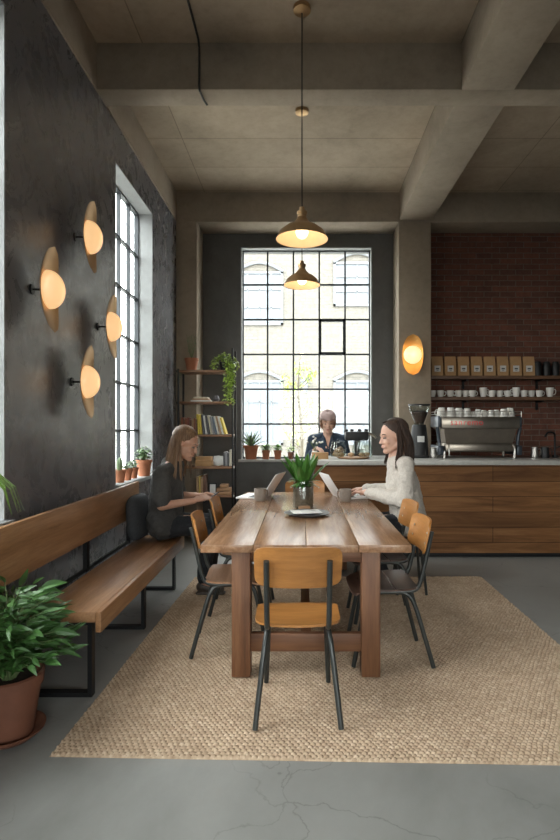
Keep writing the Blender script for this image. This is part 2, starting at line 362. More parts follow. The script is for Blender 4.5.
# window reveals + frames
def window(idx, axis, a0, a1, z0, z1, t, cols, rows, wallface, inward, depth=.15, sash=None):
    """axis along which the opening runs; t = plane of the frame; wallface = room face; inward = +1/-1 direction into the room"""
    def P(a, tt, z): return (a, tt, z) if axis == 'x' else (tt, a, z)
    def bx(B, a, b, ta, tb, za, zb, bev=0):
        lo = P(a, min(ta, tb), za); hi = P(b, max(ta, tb), zb); B.box(lo, hi, bev)
    B = MB(); f = .028
    for (a, b, za, zb) in ((a0, a0+f, z0, z1), (a1-f, a1, z0, z1), (a0, a1, z0, z0+f), (a0, a1, z1-f, z1)): bx(B, a, b, t-.025, t+.025, za, zb)
    for i in range(1, cols):
        a = a0+(a1-a0)*i/cols; bx(B, a-.011, a+.011, t-.02, t+.02, z0, z1)
    for j in range(1, rows):
        z = z0+(z1-z0)*j/rows; bx(B, a0, a1, t-.019, t+.019, z-.011, z+.011)
    if sash:
        i, j = sash; p = a0+(a1-a0)*i/cols; q = a0+(a1-a0)*(i+1)/cols; zp = z0+(z1-z0)*j/rows; zq = z0+(z1-z0)*(j+1)/rows
        for (a, b, za, zb) in ((p-.01, p+.03, zp, zq), (q-.03, q+.01, zp, zq), (p, q, zp-.01, zp+.03), (p, q, zq-.03, zq+.01)): bx(B, a, b, t-.03, t+.03, za, zb)
    w = struct(B.build('window_%d' % idx, M['winsteel'], smooth=False))
    G = MB(); bx(G, a0+.01, a1-.01, t-.003, t+.003, z0+.01, z1-.01); G.build('pane', M['pane'], w, smooth=False)
    # pale rendered lining of the reveal
    L = MB(); e = .012; back = t; face = wallface+inward*.001
    for (a, b, za, zb) in ((a0-.001, a0+e, z0, z1), (a1-e, a1+.001, z0, z1), (a0, a1, z1-e, z1+.001)): bx(L, a, b, back, face, za, zb)
    L.build('reveal_lining', M['reveal'], w, smooth=False)
    S = MB(); bx(S, a0-.03, a1+.03, t, wallface+inward*.045, z0-.035, z0+.002, .006); S.build('window_sill', M['worktop' if axis == 'x' else 'reveal'], w)
    return w
window(1, 'y', 4.64, 5.80, WZ0, WZ1, XL-.17, 4, 6, XL, 1)
window(2, 'y', 1.2, 2.92, WZ0, WZ1, XL-.17, 5, 6, XL, 1)
window(3, 'y', -2.2, -.2, WZ0, 2.7, XL-.17, 6, 6, XL, 1)  # unseen window behind the camera, added and sized for fill light
window(4, 'x', BX0, BX1, BZ0, BZ1, YB+.13, 5, 6, YB, -1, sash=(3, 3))
window(5, 'x', -.8, 3.0, .9, 2.6, YF-.15, 8, 6, YF, 1)  # unseen wide window added in the front wall as front fill

# ------------------------------------------------------------------ outside
M['dark_ground'] = plain('added_dark_ground', (.06, .06, .06), .95)
tag(MB().box((-40, -30, -.35), (40, 3.6, -.15)).build('added_ground', M['dark_ground']), 'unseen dark ground added to cut light bounced onto the front ceiling', 'added_ground', kind='structure')  # unseen ground split off and darkened to reduce bounce on the front ceiling
tag(MB().box((-40, 3.6, -.35), (40, 40, -.15)).build('street', M['road']), 'grey street outside the windows', 'street', kind='structure')
def facade(name, x0, x1, y0, y1, h, wins, label):
    t = thing(name, label, 'building', ((x0+x1)/2, y0, -.15)); cx = (x0+x1)/2
    B = MB(); B.box((x0-cx, 0, 0), (x1-cx, y1-y0, h)); B.build('wall', M['pale_brick'], t, smooth=False)
    for (wx, wz0, wz1, ww, arch) in wins:
        F = MB(); zz = wz0+.15; a, b = wx-cx-ww/2, wx-cx+ww/2
        for (p, q, c, d) in ((a, a+.07, wz0, wz1), (b-.07, b, wz0, wz1), (a, b, wz0, wz0+.07), (a, b, wz1-.07, wz1)): F.box((p, -.06, c+.15), (q, .02, d+.15))
        for k in (1, 2, 3): F.box((a+ww*k/4-.02, -.05, wz0+.15), (a+ww*k/4+.02, .02, wz1+.15))
        for k in (1, 2): z = wz0+.15+(wz1-wz0)*k/3; F.box((a, -.05, z-.02), (b, .02, z+.02))
        if arch:
            F.tube([(a+ww*k/10-.0, -.05, wz1+.15+.28*math.sin(PI*k/10)) for k in range(11)], .05, 6)
        fo = F.build('window', M['outframe'], t, smooth=False)
        MB().box((a+.05, -.012, wz0+.2), (b-.05, .01, wz1+.1)).build('pane', M['outglass'], fo, smooth=False)
    return t
M['outframe'] = plain('pale_window_frame', (.145, .155, .168), .6); M['outglass'] = plain('sky_filled_glass', (.125, .14, .158), .5, 0, .1)
facade('brick_building', -4.6, 9, 17, 19, 9, [(-1.35, .8, 2.85, 1.5, True), (1.75, .8, 2.85, 1.5, True), (-1.35, 4.6, 6.3, 1.5, True), (1.75, 5.2, 6.6, 1.5, True)], 'pale cream brick building with arched windows across the street')
lm = thing('street_lantern', 'dark wall lantern on the brick facade across the street', 'lamp', (.08, 17, 2.45))
MB().box((-.1, -.05, .0), (.1, -.002, .5), .01).build('backplate', M['outframe'], lm)
MB().cyl((0, -.2, .05), (0, -.2, .35), .08, .12).cyl((0, -.2, .35), (0, -.2, .45), .14, .03).box((-.02, -.2, .33), (.02, -.03, .37)).build('lantern', M['outframe'], lm)
# slender tree
def street_tree(loc, h, label, seed):
    random.seed(seed); t = thing('street_tree', label, 'tree', loc)
    T = MB(); F = MB(); T.tube([(0, 0, 0), (.05, 0, h*.4), (-.03, .05, h*.75), (.02, 0, h)], [.05, .035, .02, .006], 7, 4)
    for i in range(22):
        z = h*(.28+.7*random.random()); a = random.random()*2*PI; L = h*.22*(1.2-z/h); e = Vector((math.cos(a)*L, math.sin(a)*L, z+L*1.1))
        T.tube([(0, 0, z), ((e.x)*.5, e.y*.5, z+L*.4), e], [.012, .008, .004], 5)
        for k in range(14):
            p = Vector((0, 0, z)).lerp(e, .4+.65*random.random())+Vector([random.gauss(0, .06) for _ in range(3)])
            F.blade(p, [random.gauss(0, 1) for _ in range(3)], (0, .1, 1), .08, .028, .3, 2)
    T.build('trunk', M['trunk'], t); F.build('foliage', M['leafy'], t, recalc=False); random.seed(7)
street_tree((-.05, 11.5, -.15), 3.1, 'slender young tree with sparse yellow-green leaves outside the back window', 3)
tb = thing('neighbouring_building', 'low pale brick outbuilding outside the left windows', 'building', (-9, 3, -.15))
MB().box((-1, -14, 0), (1, 14, 2.0)).build('wall', M['pale_brick'], tb, smooth=False)

# ------------------------------------------------------------------ ceiling details
co = thing('cable_conduit', 'thin steel conduit running along the ceiling and down the cross beam', 'conduit', (-.80, 4.18, BZ))
MB().tube([(0, -4.5, ZC-BZ-.014), (0, -.06, ZC-BZ-.014), (0, -.014, ZC-BZ-.05), (.0, -.014, .02), (.0, .0, -.014), (.012, .12, -.016), (.03, .16, -.03)], .009, 8).build('pipe', M['tube'], co)
for y in (-3, -2.2, -1.4, -.6): MB().box((-.025, y, ZC-BZ-.006), (.025, y+.02, ZC-BZ), .002).box((-.014, y, ZC-BZ-.028), (.014, y+.02, ZC-BZ-.003), .003).build('bracket', M['iron'], co)
def pendant(x, y, zb, rad, label, power):
    t = thing('pendant_lamp', label, 'lamp', (x, y, zb), 0, 'brass pendant lamps'); top = ZC-zb
    MB().lathe([(0, top), (.062, top), (.062, top-.03), (.02, top-.045), (0, top-.045)]).build('ceiling_rose', M['brass'], t)
    MB().tube([(0, 0, top-.03), (0, 0, .22)], .0045, 6).build('cord', M['cord'], t)
    MB().lathe([(.006, .235), (.018, .23), (.02, .205), (.037, .198), (.037, .182), (.031, .176), (.034, .112), (.045, .105)]).build('lamp_holder', M['brass'], t)
    pr = [(.03, .16), (.045, .135), (.07, .108), (rad*.62, .088), (rad*.84, .055), (rad*.95, .018), (rad, 0), (rad*.985, .002), (rad*.93, .016), (rad*.82, .048), (rad*.60, .078), (.06, .098), (.0, .12)]
    B = MB(); B.lathe(pr[:8], seg=40); B.mi = 1; B.lathe(pr[7:], seg=40); B.build('lamp_shade', [M['brass'], M['shade_in']], t, recalc=False)
    MB().ell((0, 0, .052), (.045, .045, .045)).cyl((0, 0, .08), (0, 0, .14), .02).build('bulb', M['bulb'], t)
    d = bpy.data.lights.new('bulb_light', 'POINT'); d.energy = power; d.color = (1, .72, .42); d.shadow_soft_size = .05
    o = bpy.data.objects.new('bulb_light', d); o.location = (0, 0, -.005); C.objects.link(o); o.parent = t
pendant(.0, 3.83, 2.735, .187, 'larger brass pendant lamp nearest, hanging over the table', 1.5)
pendant(.0, 5.08, 2.735, .172, 'smaller brass pendant lamp further back, in front of the tall window', 1.3)
def sconce(loc, rz, label, mat, power, tilt=0):
    """local: wall behind at -x, lamp faces +x"""
    t = thing('wall_sconce', label, 'lamp', loc, rz, 'brass disc wall sconces')
    t.rotation_euler = (tilt, 0, rz)
    MB().cyl((0, 0, 0), (.01, 0, 0), .03).cyl((0, 0, 0), (.09, 0, 0), .0065).build('mount', M['iron'], t)
    B = MB(); rows = []
    for i in range(19):
        v = -1+2*i/18; row = []
        for j in range(11):
            u = -1+2*j/10; y = .132*u*math.sqrt(max(0, 1-abs(v)**2.2)); row.append(Vector((.084+.055*v*v+.024*u*u*(1-v*v), y, .258*v)))
        rows.append(row)
    B.grid(rows); B.grid([[p-Vector((.005, 0, 0)) for p in r][::-1] for r in rows]); B.build('disc', M['brass' if mat == 'globe' else 'brassb'], t)
    MB().lathe([(0, 0), (.108, 0)]+[(.115*math.cos(PI/2*k/12), .005+.088*math.sin(PI/2*k/12)) for k in range(13)], seg=36, mat=Matrix.Translation((.098, 0, 0)) @ Euler((0, PI/2, 0)).to_matrix().to_4x4()).build('globe', M[mat], t)
    d = bpy.data.lights.new('bulb_light', 'POINT'); d.energy = power; d.color = (1, .6, .3); d.shadow_soft_size = .1
    o = bpy.data.objects.new('bulb_light', d); o.location = (.24, 0, 0); C.objects.link(o); o.parent = t
sconce((XL, 3.812, 2.747), R(4), 'topmost of the four glowing brass wall sconces on the dark wall', 'globe', .2)
sconce((XL, 3.201, 2.218), R(4), 'largest and nearest of the four glowing sconces on the dark wall', 'globe', .2)
sconce((XL, 4.237, 2.187), R(4), 'glowing brass wall sconce closest to the left window', 'globe', .2)
sconce((XL, 3.761, 1.711), R(4), 'lowest of the four glowing brass sconces, above the bench', 'globe', .2)
sconce((1.40, 6.87, 2.30), -PI/2, 'bright gold oval sconce on the concrete column by the bar', 'globew', 1.0)

# ------------------------------------------------------------------ rug (looped jute, real relief)
def rug():
    c = [(-1.07, 2.262), (1.63, 2.19), (1.66, 4.95), (-.99, 4.95)]
    nx, ny = 760, 760
    u, v = np.meshgrid(np.linspace(0, 1, nx), np.linspace(0, 1, ny))
    X = (1-v)*((1-u)*c[0][0]+u*c[1][0])+v*((1-u)*c[3][0]+u*c[2][0]); Y = (1-v)*((1-u)*c[0][1]+u*c[1][1])+v*((1-u)*c[3][1]+u*c[2][1])
    rng = np.random.default_rng(4)
    def sm(n_, a):
        g = rng.random((n_, n_)); ui = u*(n_-1.001); vi = v*(n_-1.001); i = ui.astype(int); j = vi.astype(int); fu = ui-i; fv = vi-j
        return a*((g[j, i]*(1-fu)+g[j, i+1]*fu)*(1-fv)+(g[j+1, i]*(1-fu)+g[j+1, i+1]*fu)*fv-.5)
    px, py = .025, .021
    wx = X+sm(60, .008)+sm(20, .012); wy = Y+sm(60, .008)+sm(15, .014)
    row = np.floor(wy/py); a = (wx/px + .5*(row % 2)) % 1; b_ = (wy/py) % 1
    cell = np.floor(wx/px+.5*(row % 2)); rnd = np.abs(np.sin(cell*12.9898+row*78.233)*43758.5453) % 1
    h = np.sqrt(np.clip(1-((a-.5)/.5)**2, 0, 1))*np.sqrt(np.clip(1-((b_-.5)/.5)**2, 0, 1))
    Z = .002+.013*h*(.7+.4*rnd)+sm(12, .002)
    edge = (u < .0015) | (u > .9985) | (v < .0015) | (v > .9985); Z[edge] = .0005
    co = np.stack([X, Y, Z], -1).reshape(-1, 3).astype(np.float32)
    i = (np.arange(ny-1)[:, None]*nx+np.arange(nx-1)[None, :]).reshape(-1)
    F = np.stack([i, i+1, i+nx+1, i+nx], -1).astype(np.int32)
    me = bpy.data.meshes.new('rug'); me.vertices.add(len(co)); me.vertices.foreach_set('co', co.reshape(-1))
    me.loops.add(F.size); me.loops.foreach_set('vertex_index', F.reshape(-1)); me.polygons.add(len(F))
    me.polygons.foreach_set('loop_start', np.arange(0, F.size, 4, dtype=np.int32)); me.polygons.foreach_set('use_smooth', np.ones(len(F), bool))
    me.update(); m, n, l, b = newmat('natural_jute'); vv = coords(n, l); f = noise_n(n, l, vv, 45, 4, .6); g = noise_n(n, l, vv, 2.2, 5)
    r = ramp(n, [(.3, (.36, .25, .165)), (.55, (.52, .39, .27)), (.8, (.68, .55, .41))]); l.new(f, r.inputs[0])
    r2 = ramp(n, [(.3, (.82, .80, .78)), (.7, (1, 1, 1))]); l.new(g, r2.inputs[0])
    mx = n.new('ShaderNodeMix'); mx.data_type = 'RGBA'; mx.blend_type = 'MULTIPLY'; mx.inputs[0].default_value = 1
    l.new(r.outputs[0], mx.inputs[6]); l.new(r2.outputs[0], mx.inputs[7]); l.new(mx.outputs[2], b.inputs['Base Color']); b.inputs['Roughness'].default_value = .95
    me.materials.append(m); o = bpy.data.objects.new('rug', me); C.objects.link(o)
    tag(o, 'large natural woven jute rug under the dining table', 'rug')
rug()
RZ = .016

# ------------------------------------------------------------------ bar counter
ct = thing('bar_counter', 'long wood-clad bar counter with grey stone worktop', 'counter', (.13, 5.67, 0))
MB().box((0, .02, .05), (3.9, .9, .985)).build('body', M['counter'], ct, smooth=False)
MB().box((.02, .06, 0), (3.88, .88, .05)).build('plinth', M['iron'], ct, smooth=False)
MB().box((-.03, -.01, .985), (3.93, .93, 1.035), .004).build('worktop', M['worktop'], ct)
CT = 1.036
for z, wdt, nm, lab in ((2.065, .22, 'wall_shelf', 'upper dark wood wall shelf carrying coffee bags'), (1.785, .22, 'wall_shelf', 'lower dark wood wall shelf carrying white cups')):
    t = thing(nm, lab, 'shelf', (1.67, 7.27-wdt, z-.045), 0, 'wall shelves behind the bar')
    MB().box((0, 0, 0), (2.7, wdt, .045), .003).build('board', M['shelfd'], t)
    for x in (.5, 1.5, 2.4): MB().box((x, .02, -.02), (x+.03, wdt, 0)).box((x, wdt-.02, -.12), (x+.03, wdt, 0)).build('bracket', M['iron'], t)
# coffee bags
def coffee_bag():
    t = thing('coffee_bag', 'x', 'bag', (0, 0, 0), 0, 'kraft coffee bags on the upper bar shelf')
    B = MB(); w, d, h = .075, .035, .26; rows = []
    for z, ww, dd in ((0, w, d), (.01, w*1.01, d), (.12, w*1.0, d*.95), (.20, w*.985, d*.55), (.235, w*.98, d*.18), (h, w*.98, .003)):
        rows.append([Vector((-ww, -dd, z)), Vector((ww, -dd, z)), Vector((ww+.0, 0, z)), Vector((ww, dd, z)), Vector((-ww, dd, z)), Vector((-ww, 0, z))])
    B.grid(rows, closed_u=True, caps=True); B.box((-w*.99, -.007, .225), (w*.99, .007, .245), .002); B.build('pouch', M['kraft'], t, ang=25)
    lb = MB().box((-.040, -d-.0035, .055), (.040, -d-.0005, .135)).build('label', M['label'], t, smooth=False)
    MB().box((-.022, -d-.0045, .085), (.022, -d-.0034, .103)).box((-.014, -d-.0045, .068), (.014, -d-.0034, .073)).build('printed_band', M['labelink'], lb, smooth=False)
    return t
ORD = ['leftmost', 'second from left', 'third from left', 'fourth from left', 'fifth from left', 'sixth from left', 'seventh from left', 'eighth from left', 'ninth from left', 'tenth from left', 'eleventh from left', 'twelfth from left', 'thirteenth from left', 'fourteenth from left', 'fifteenth from left', 'sixteenth from left']
bag0 = coffee_bag(); ks = tree(bag0)
for i in range(8):
    x = (440.5+i*13.4-302)/77; p = (x, 6.9+.235, 2.066); lab = 'kraft coffee bag with pale label on upper bar shelf, ' + (ORD[i] if i < 7 else 'rightmost bag')
    if i == 0: bag0.location = p; bag0['label'] = lab
    else: copy_tree(bag0, lab, p, random.uniform(-.06, .06), ks)
for i, x in enumerate((3.14, 3.26, 3.38)):
    t = thing('storage_jar', 'dark glass jar on upper bar shelf, ' + ['beside the last coffee bag', 'middle of three', 'furthest right'][i], 'jar', (x, 7.13, 2.066), 0, 'dark jars right of the coffee bags')
    MB().lathe([(0, 0), (.045, 0), (.048, .02), (.048, .15), (.038, .17)]).build('jar_body', M['black'], t); MB().cyl((0, 0, .17), (0, 0, .19), .04).build('lid', M['iron'], t)
# cups
def cup(name, r, h, mat, handle=True):
    B = MB(); B.lathe([(0, .004), (r*.62, .004), (r*.62, 0), (r*.68, 0), (r*.84, h*.3), (r*.98, h*.75), (r, h), (r*.93, h), (r*.88, h*.6), (r*.6, h*.12), (0, h*.1)], seg=20)
    if handle: B.tube([(r*.9, 0, h*.8), (r*1.4, 0, h*.78), (r*1.5, 0, h*.5), (r*1.2, 0, h*.25), (r*.75, 0, h*.25)], .006, 6, 3)
    return B.build(name, mat)
cupA = cup('coffee_cup', .047, .085, M['white']); cupB = cup('tall_cup', .05, .125, M['white'])
cups = [('coffee_cup', 437, 1), ('coffee_cup', 445, 0), ('coffee_cup', 455, 0), ('coffee_cup', 464, 1), ('coffee_cup', 471.5, 0), ('coffee_cup', 478, 0), ('tall_cup', 490, 0), ('coffee_cup', 498.5, 1), ('coffee_cup', 507, 0), ('coffee_cup', 515, 0), ('tall_cup', 523, 1), ('coffee_cup', 531, 0), ('coffee_cup', 539.5, 1), ('coffee_cup', 547, 0), ('tall_cup', 558.5, 0)]
used = {}; tall = 0
for i, (k, px, f) in enumerate(cups):
    src = cupA if k == 'coffee_cup' else cupB
    if k in used: o = src.copy(); C.objects.link(o)
    else: o = src; used[k] = 1
    o.location = ((px-302)/77.6, 7.13+random.uniform(-.02, .02), 1.7865); o.rotation_euler = (0, 0, PI if f else random.uniform(-.5, .5))
    tag(o, ('tall white cup' if k == 'tall_cup' else 'small white cup') + ' on lower bar shelf, ' + (ORD[i] if i < 14 else 'rightmost of the row'), 'cup', 'white cups on the lower bar shelf')

# espresso machine
em = thing('espresso_machine', 'wide steel espresso machine on the bar, cups piled on top', 'coffee machine', (2.03, 6.26, CT))
W2 = .48; MSTEEL = plain('dull_bronze_steel', (.30, .265, .225), .3, 1, .1)
B = MB(); B.box((-W2*.93, -.19, .335), (W2*.93, .24, .470), .012); B.build('top_housing', MSTEEL, em)
B = MB(); rows = [[Vector((-W2*.86, -.175, .334)), Vector((W2*.86, -.175, .334)), Vector((W2*.86, .22, .334)), Vector((-W2*.86, .22, .334))], [Vector((-W2*.80, -.13, .165)), Vector((W2*.80, -.13, .165)), Vector((W2*.80, .22, .165)), Vector((-W2*.80, .22, .165))]]
B.grid(rows, closed_u=True, caps=True); B.build('back_panel', plain('dull_bronze_panel', (.20, .17, .14), .4, .8), em, smooth=False)
MB().box((-W2*.84, -.19, .075), (W2*.84, .24, .165), .01).build('drip_tray', MSTEEL, em)
for sx in (-1, 1):
    MB().box((sx*W2-.04 if sx > 0 else -W2-.0, -.17, .35), (sx*W2+.0 if sx > 0 else -W2+.04, .2, .48), .012).tube([(sx*.475, -.12, .35), (sx*.455, -.10, .22), (sx*.44, -.12, .08)], .022, 8, 3).box((sx*.45-.03, -.17, .03), (sx*.45+.03, .2, .14), .01).build('side_panel', plain('blue_black_panel', (.05, .06, .075), .35, .4), em)
    for yy in (-.14, .2): MB().cyl((sx*.40, yy, 0), (sx*.40, yy, .08), .018, .014, 12).build('foot', M['steel'], em)
    MB().tube([(sx*.36, -.17, .16), (sx*.37, -.22, .12), (sx*.37, -.225, .03)], .008, 8, 3).build('steam_wand', M['steel'], em)
for x in (-.2, .2): MB().cyl((x, .26, .17), (x, .26, .3), .035).cyl((x, .26, .2), (x, .38, .18), .012).build('group_head', M['steel'], em)
B = MB()
for z in (.50, .53): B.tube([(-.46, .23, z), (-.46, -.185, z), (.46, -.185, z), (.46, .23, z)], .004, 6)
for x in (-.46, -.23, 0, .23, .46): B.cyl((x, -.185, .465), (x, -.185, .53), .004, seg=6)
B.build('cup_rail', M['steel'], em)
cu = bpy.data.curves.new('logo', 'FONT'); cu.body = 'sanremo'; cu.size = .095; cu.extrude = .001; cu.align_x = 'CENTER'; cu.space_character = 1.15
tmp = bpy.data.objects.new('logo', cu); C.objects.link(tmp); bpy.context.view_layer.update()
me = bpy.data.meshes.new_from_object(tmp); bpy.data.objects.remove(tmp); me.materials.append(M['red'])
lo = bpy.data.objects.new('logo', me); C.objects.link(lo); lo.parent = em; lo.rotation_euler = (PI/2, 0, 0); lo.location = (-.16, -.192, .375); lo['label'] = 'red lettering on the steel top housing'
cs = cup('stacked_cup', .052, .10, M['white']); 
spots = [(-.43, .02, 1.05), (-.325, .01, 1.05), (-.225, .02, 1), (-.13, .01, .95), (-.05, .03, .6), (.01, .0, .6), (.075, .03, .75), (.15, .0, .75), (.225, .03, .8), (.30, .0, .9), (.385, .02, 1.0), (.06, .18, .9)]
for i, (x, dy, s_) in enumerate(spots):
    o = cs if i == 0 else cs.copy()
    if i: C.objects.link(o)
    s_ *= 1.0
    o.location = (2.03+x*.97, 6.16+dy, CT+.4715+.10*s_); o.rotation_euler = (PI, 0, random.uniform(0, 6)); o.scale = (s_,)*3
    o.name = 'upturned_cup'; tag(o, 'upturned white cup on top of the espresso machine, ' + (ORD[i] if i < 11 else 'alone in the back row'), 'cup', 'upturned cups on the espresso machine')
# grinder
g = thing('coffee_grinder', 'black coffee grinder with clear bean hopper beside the sweater wearer', 'grinder', (1.355, 6.19, CT))
MB().box((-.09, -.12, 0), (.09, .12, .03), .01).lathe([(.0, .03), (.105, .03), (.10, .2), (.085, .33), (.075, .38), (0, .38)]).build('motor_body', M['black'], g)
MB().box((-.04, -.101, .18), (.04, -.085, .25), .003).build('label', M['label'], g)
MB().lathe([(.05, .38), (.055, .42), (.115, .56), (.115, .60), (.12, .60), (.12, .562), (.058, .42), (.053, .38)]).build('hopper', M['jar'], g)
MB().lathe([(0, .385), (.048, .39), (.10, .52), (.05, .54), (0, .545)]).build('coffee_beans', plain('roast_beans', (.04, .022, .014), .5, 0, .4, 80, .8), g)
MB().lathe([(0, .60), (.125, .60), (.125, .615), (0, .62)]).build('lid', M['black'], g)
# tap, jugs at the right of the machine
t = thing('bar_tap', 'dark curved tap at the right end of the bar', 'tap', (2.93, 6.2, CT)); MB().cyl((0, 0, 0), (0, 0, .03), .03).tube([(0, 0, .02), (0, 0, .22), (-.02, -.02, .28), (-.1, -.05, .29), (-.14, -.06, .24)], .012, 8, 4).build('spout', M['iron'], t); MB().cyl((0, 0, .1), (.06, 0, .13), .008).build('lever', M['iron'], t)
for x, s_, lb, mt in ((2.66, .8, 'small steel milk jug right of the espresso machine', 'steel'), (2.78, .9, 'dark round pot between the milk jug and the bar tap', 'black'), (1.50, .8, 'small steel milk jug between grinder and espresso machine', 'steel')):
    t = thing('milk_jug', lb, 'jug', (x, 6.12, CT)); MB().lathe([(0, 0), (.05*s_, 0), (.055*s_, .02), (.045*s_, .09), (.048*s_, .12), (.043*s_, .12), (.04*s_, .09), (.05*s_, .01), (0, .01)]).build('jug_body', M[mt], t)
    MB().tube([(.045*s_, 0, .1), (.085*s_, 0, .1), (.085*s_, 0, .04), (.052*s_, 0, .03)], .006, 6, 3).build('handle', M[mt], t)

# things on the counter before the barista
sb = MB().lathe([(0, 0), (.16, 0), (.185, .012), (.185, .02), (0, .018)], seg=36).build('serving_board', M['board']); sb.location = (.575, 6.0, CT); tag(sb, 'round wooden serving board on the counter under the glass jars', 'board')
def cloche(x, y, r, h, lab, content):
    t = thing('glass_jar', lab, 'jar', (x, y, CT+.021))
    MB().lathe([(r*.9, 0), (r, .02), (r, h*.6), (r*.82, h*.85), (r*.80, h), (r*.86, h), (r*.87, h*.88), (r*1.04, h*.6), (r*1.04, .02), (r*.93, 0)], seg=28).build('glass_body', M['jar'], t)
    MB().lathe([(0, h+.012), (r*.88, h+.008), (r*.88, h), (0, h)]).ell((0, 0, h+.022), .014).build('lid', M['jar'], t)
    return t
cloche(.405, 5.99, .085, .165, 'left clear glass jar of pastries on the counter', 1); cloche(.70, 5.99, .085, .165, 'right clear glass jar on the round board by the coffee maker', 1)
for i, (x, y, z, lb) in enumerate(((.375, 5.97, 0, 'left pastry in the left glass jar'), (.435, 5.98, 0, 'right pastry in the left glass jar'), (.405, 5.99, .045, 'pastry on top inside the left glass jar'), (.545, 5.94, 0, 'bun on the board between the two glass jars'), (.67, 5.98, 0, 'pastry in the right glass jar'), (.725, 5.99, 0, 'second pastry in the right glass jar, nearer the sweater wearer'))):
    B = MB(); B.ell((0, 0, .024), (.036, .028, .024)); o = B.build('pastry', M['pastry']); o.location = (x, y, CT+.0225+z); tag(o, lb, 'pastry', 'pastries by the glass jars')
kt = thing('coffee_maker', 'black coffee maker with clustered knobs behind the right glass jar', 'coffee maker', (.66, 6.38, CT))
MB().box((-.13, -.08, 0), (.13, .08, .03), .01).box((-.03, 0, .03), (.03, .06, .2), .005).box((-.15, -.07, .19), (.13, .08, .30), .025).build('body', M['black'], kt)
for x in (-.14, -.07, .02, .1): MB().cyl((x, 0, .29), (x+.01, -.01, .325), .022).build('knob', M['black'], kt)
MB().tube([(.12, -.03, .28), (.19, -.04, .25), (.22, -.04, .22)], .015, 8, 3).build('spout', M['steel'], kt)
MB().lathe([(0, .03), (.06, .03), (.07, .08), (.045, .16), (.05, .18), (.046, .18), (.04, .16), (.065, .08), (.055, .035), (0, .035)], c=(0, -.03, 0)).build('carafe', M['jar'], kt)
pb = thing('pastry_box', 'small tan cardboard box on the counter before the barista', 'box', (.20, 5.93, CT))
MB().box((-.09, -.05, 0), (.09, .05, .055), .004).build('tray', M['kraft'], pb); MB().box((-.092, -.052, .053), (.092, .052, .072), .004).build('lid', M['kraft'], pb)
def jar_leaves(): pass
fl = thing('flower_vase', 'small white vase with pale flowers at the counter end', 'vase', (.17, 6.12, CT)); fl.location.x = .145
MB().lathe([(0, 0), (.035, 0), (.042, .04), (.03, .075), (.025, .08), (.022, .078), (.035, .04), (0, .01)]).build('vase_body', M['white'], fl)
B = MB(); random.seed(5)
for k in range(9): a = random.random()*6.3; B.tube([(0, 0, .05), (math.cos(a)*.02, math.sin(a)*.02, .13), (math.cos(a)*.05, math.sin(a)*.04, .16+.05*random.random())], .0025, 5)
B.build('stems', M['stem'], fl); B = MB()
for k in range(14): B.ell((random.gauss(0, .035), random.gauss(0, .03), .19+random.gauss(0, .025)), (.014, .014, .011), u=8, v=6)
B.build('blooms', M['white'], fl)

# ------------------------------------------------------------------ plants
def pot_mesh(B, r, h, rim=.18):
    B.lathe([(0, 0), (r*.70, 0), (r*.92, h*(1-rim)), (r, h*(1-rim)), (r*1.02, h), (r*.90, h), (r*.86, h*.9), (0, h*.88)], seg=28)
def potted(name, lab, cat, loc, r, h, mat='terra', group=None):
    t = thing(name, lab, cat, loc, 0, group); B = MB(); pot_mesh(B, r, h); B.build('pot', M[mat], t)
    MB().lathe([(0, h*.9), (r*.875, h*.9)], seg=20).ell((0, 0, h*.89), (r*.8, r*.8, h*.03)).build('soil', M['soil'], t); return t
def agave(t, z, n_, L, w, mat, up=.9):
    B = MB()
    for i in range(n_):
        a = i*2.4; e = up*(.45+.55*i/n_); B.blade((.008*math.cos(a), .008*math.sin(a), z), (math.cos(a)*(1.15-e), math.sin(a)*(1.15-e), e), (-math.cos(a), -math.sin(a), .8), L*random.uniform(.8, 1.1), w, .12, 5, .5, .35)
    B.build('foliage', M[mat], t, recalc=False)
def bushy(t, z, n_, r, h, L, w, mat, stems=True):
    B = MB(); S = MB()
    for i in range(n_):
        a = random.random()*2*PI; q = math.sqrt(random.random())*r; hh = z+h*random.uniform(.25, 1)*(1-.35*q/r); p = Vector((q*math.cos(a), q*math.sin(a), hh))
        if stems and i % 4 == 0: S.tube([(0, 0, z-.01), (p.x*.4, p.y*.4, z+(hh-z)*.6), p], .0022, 4)
        d = Vector((math.cos(a), math.sin(a), random.uniform(-.2, .9))); B.blade(p-d.normalized()*L*.3, d, (0, 0, 1), L*random.uniform(.7, 1.2), w, .3, 3)
    B.build('foliage', M[mat], t, recalc=False)
    if stems: S.build('stems', M['stem'], t)
def cactus(t, z, h, r, k=1):
    B = MB()
    for q in range(k):
        x = (q-(k-1)/2)*r*1.5; hh = h*(1-.25*abs(q-(k-1)/2)); rows = []
        for i in range(9):
            tt = i/8; rr = r*math.sqrt(max(.02, 1-max(0, tt-.55)**2/.2025)) * (.8+.2*min(1, tt*4)); rows.append([Vector((x+rr*(1+.12*math.cos(9*s*2*PI/36))*math.cos(s*2*PI/36), rr*(1+.12*math.cos(9*s*2*PI/36))*math.sin(s*2*PI/36), z+hh*tt)) for s in range(36)])
        B.grid(rows, closed_u=True, caps=True)
    B.build('cactus_body', M['leafg'], t)
random.seed(11)
BS = BZ0+.0025
t = potted('potted_agave', 'spiky potted agave on the back window sill', 'plant', ((250.5-302)/73.8, 7.325, BS), .102, .185, 'terra'); agave(t, .165, 20, .27, .020, 'leafg')
t = potted('potted_succulent', 'small potted green succulent beside the agave, back window sill', 'plant', ((265.5-302)/73.8, 7.33, BS), .058, .12, 'terra'); bushy(t, .11, 80, .065, .11, .07, .014, 'leafl')
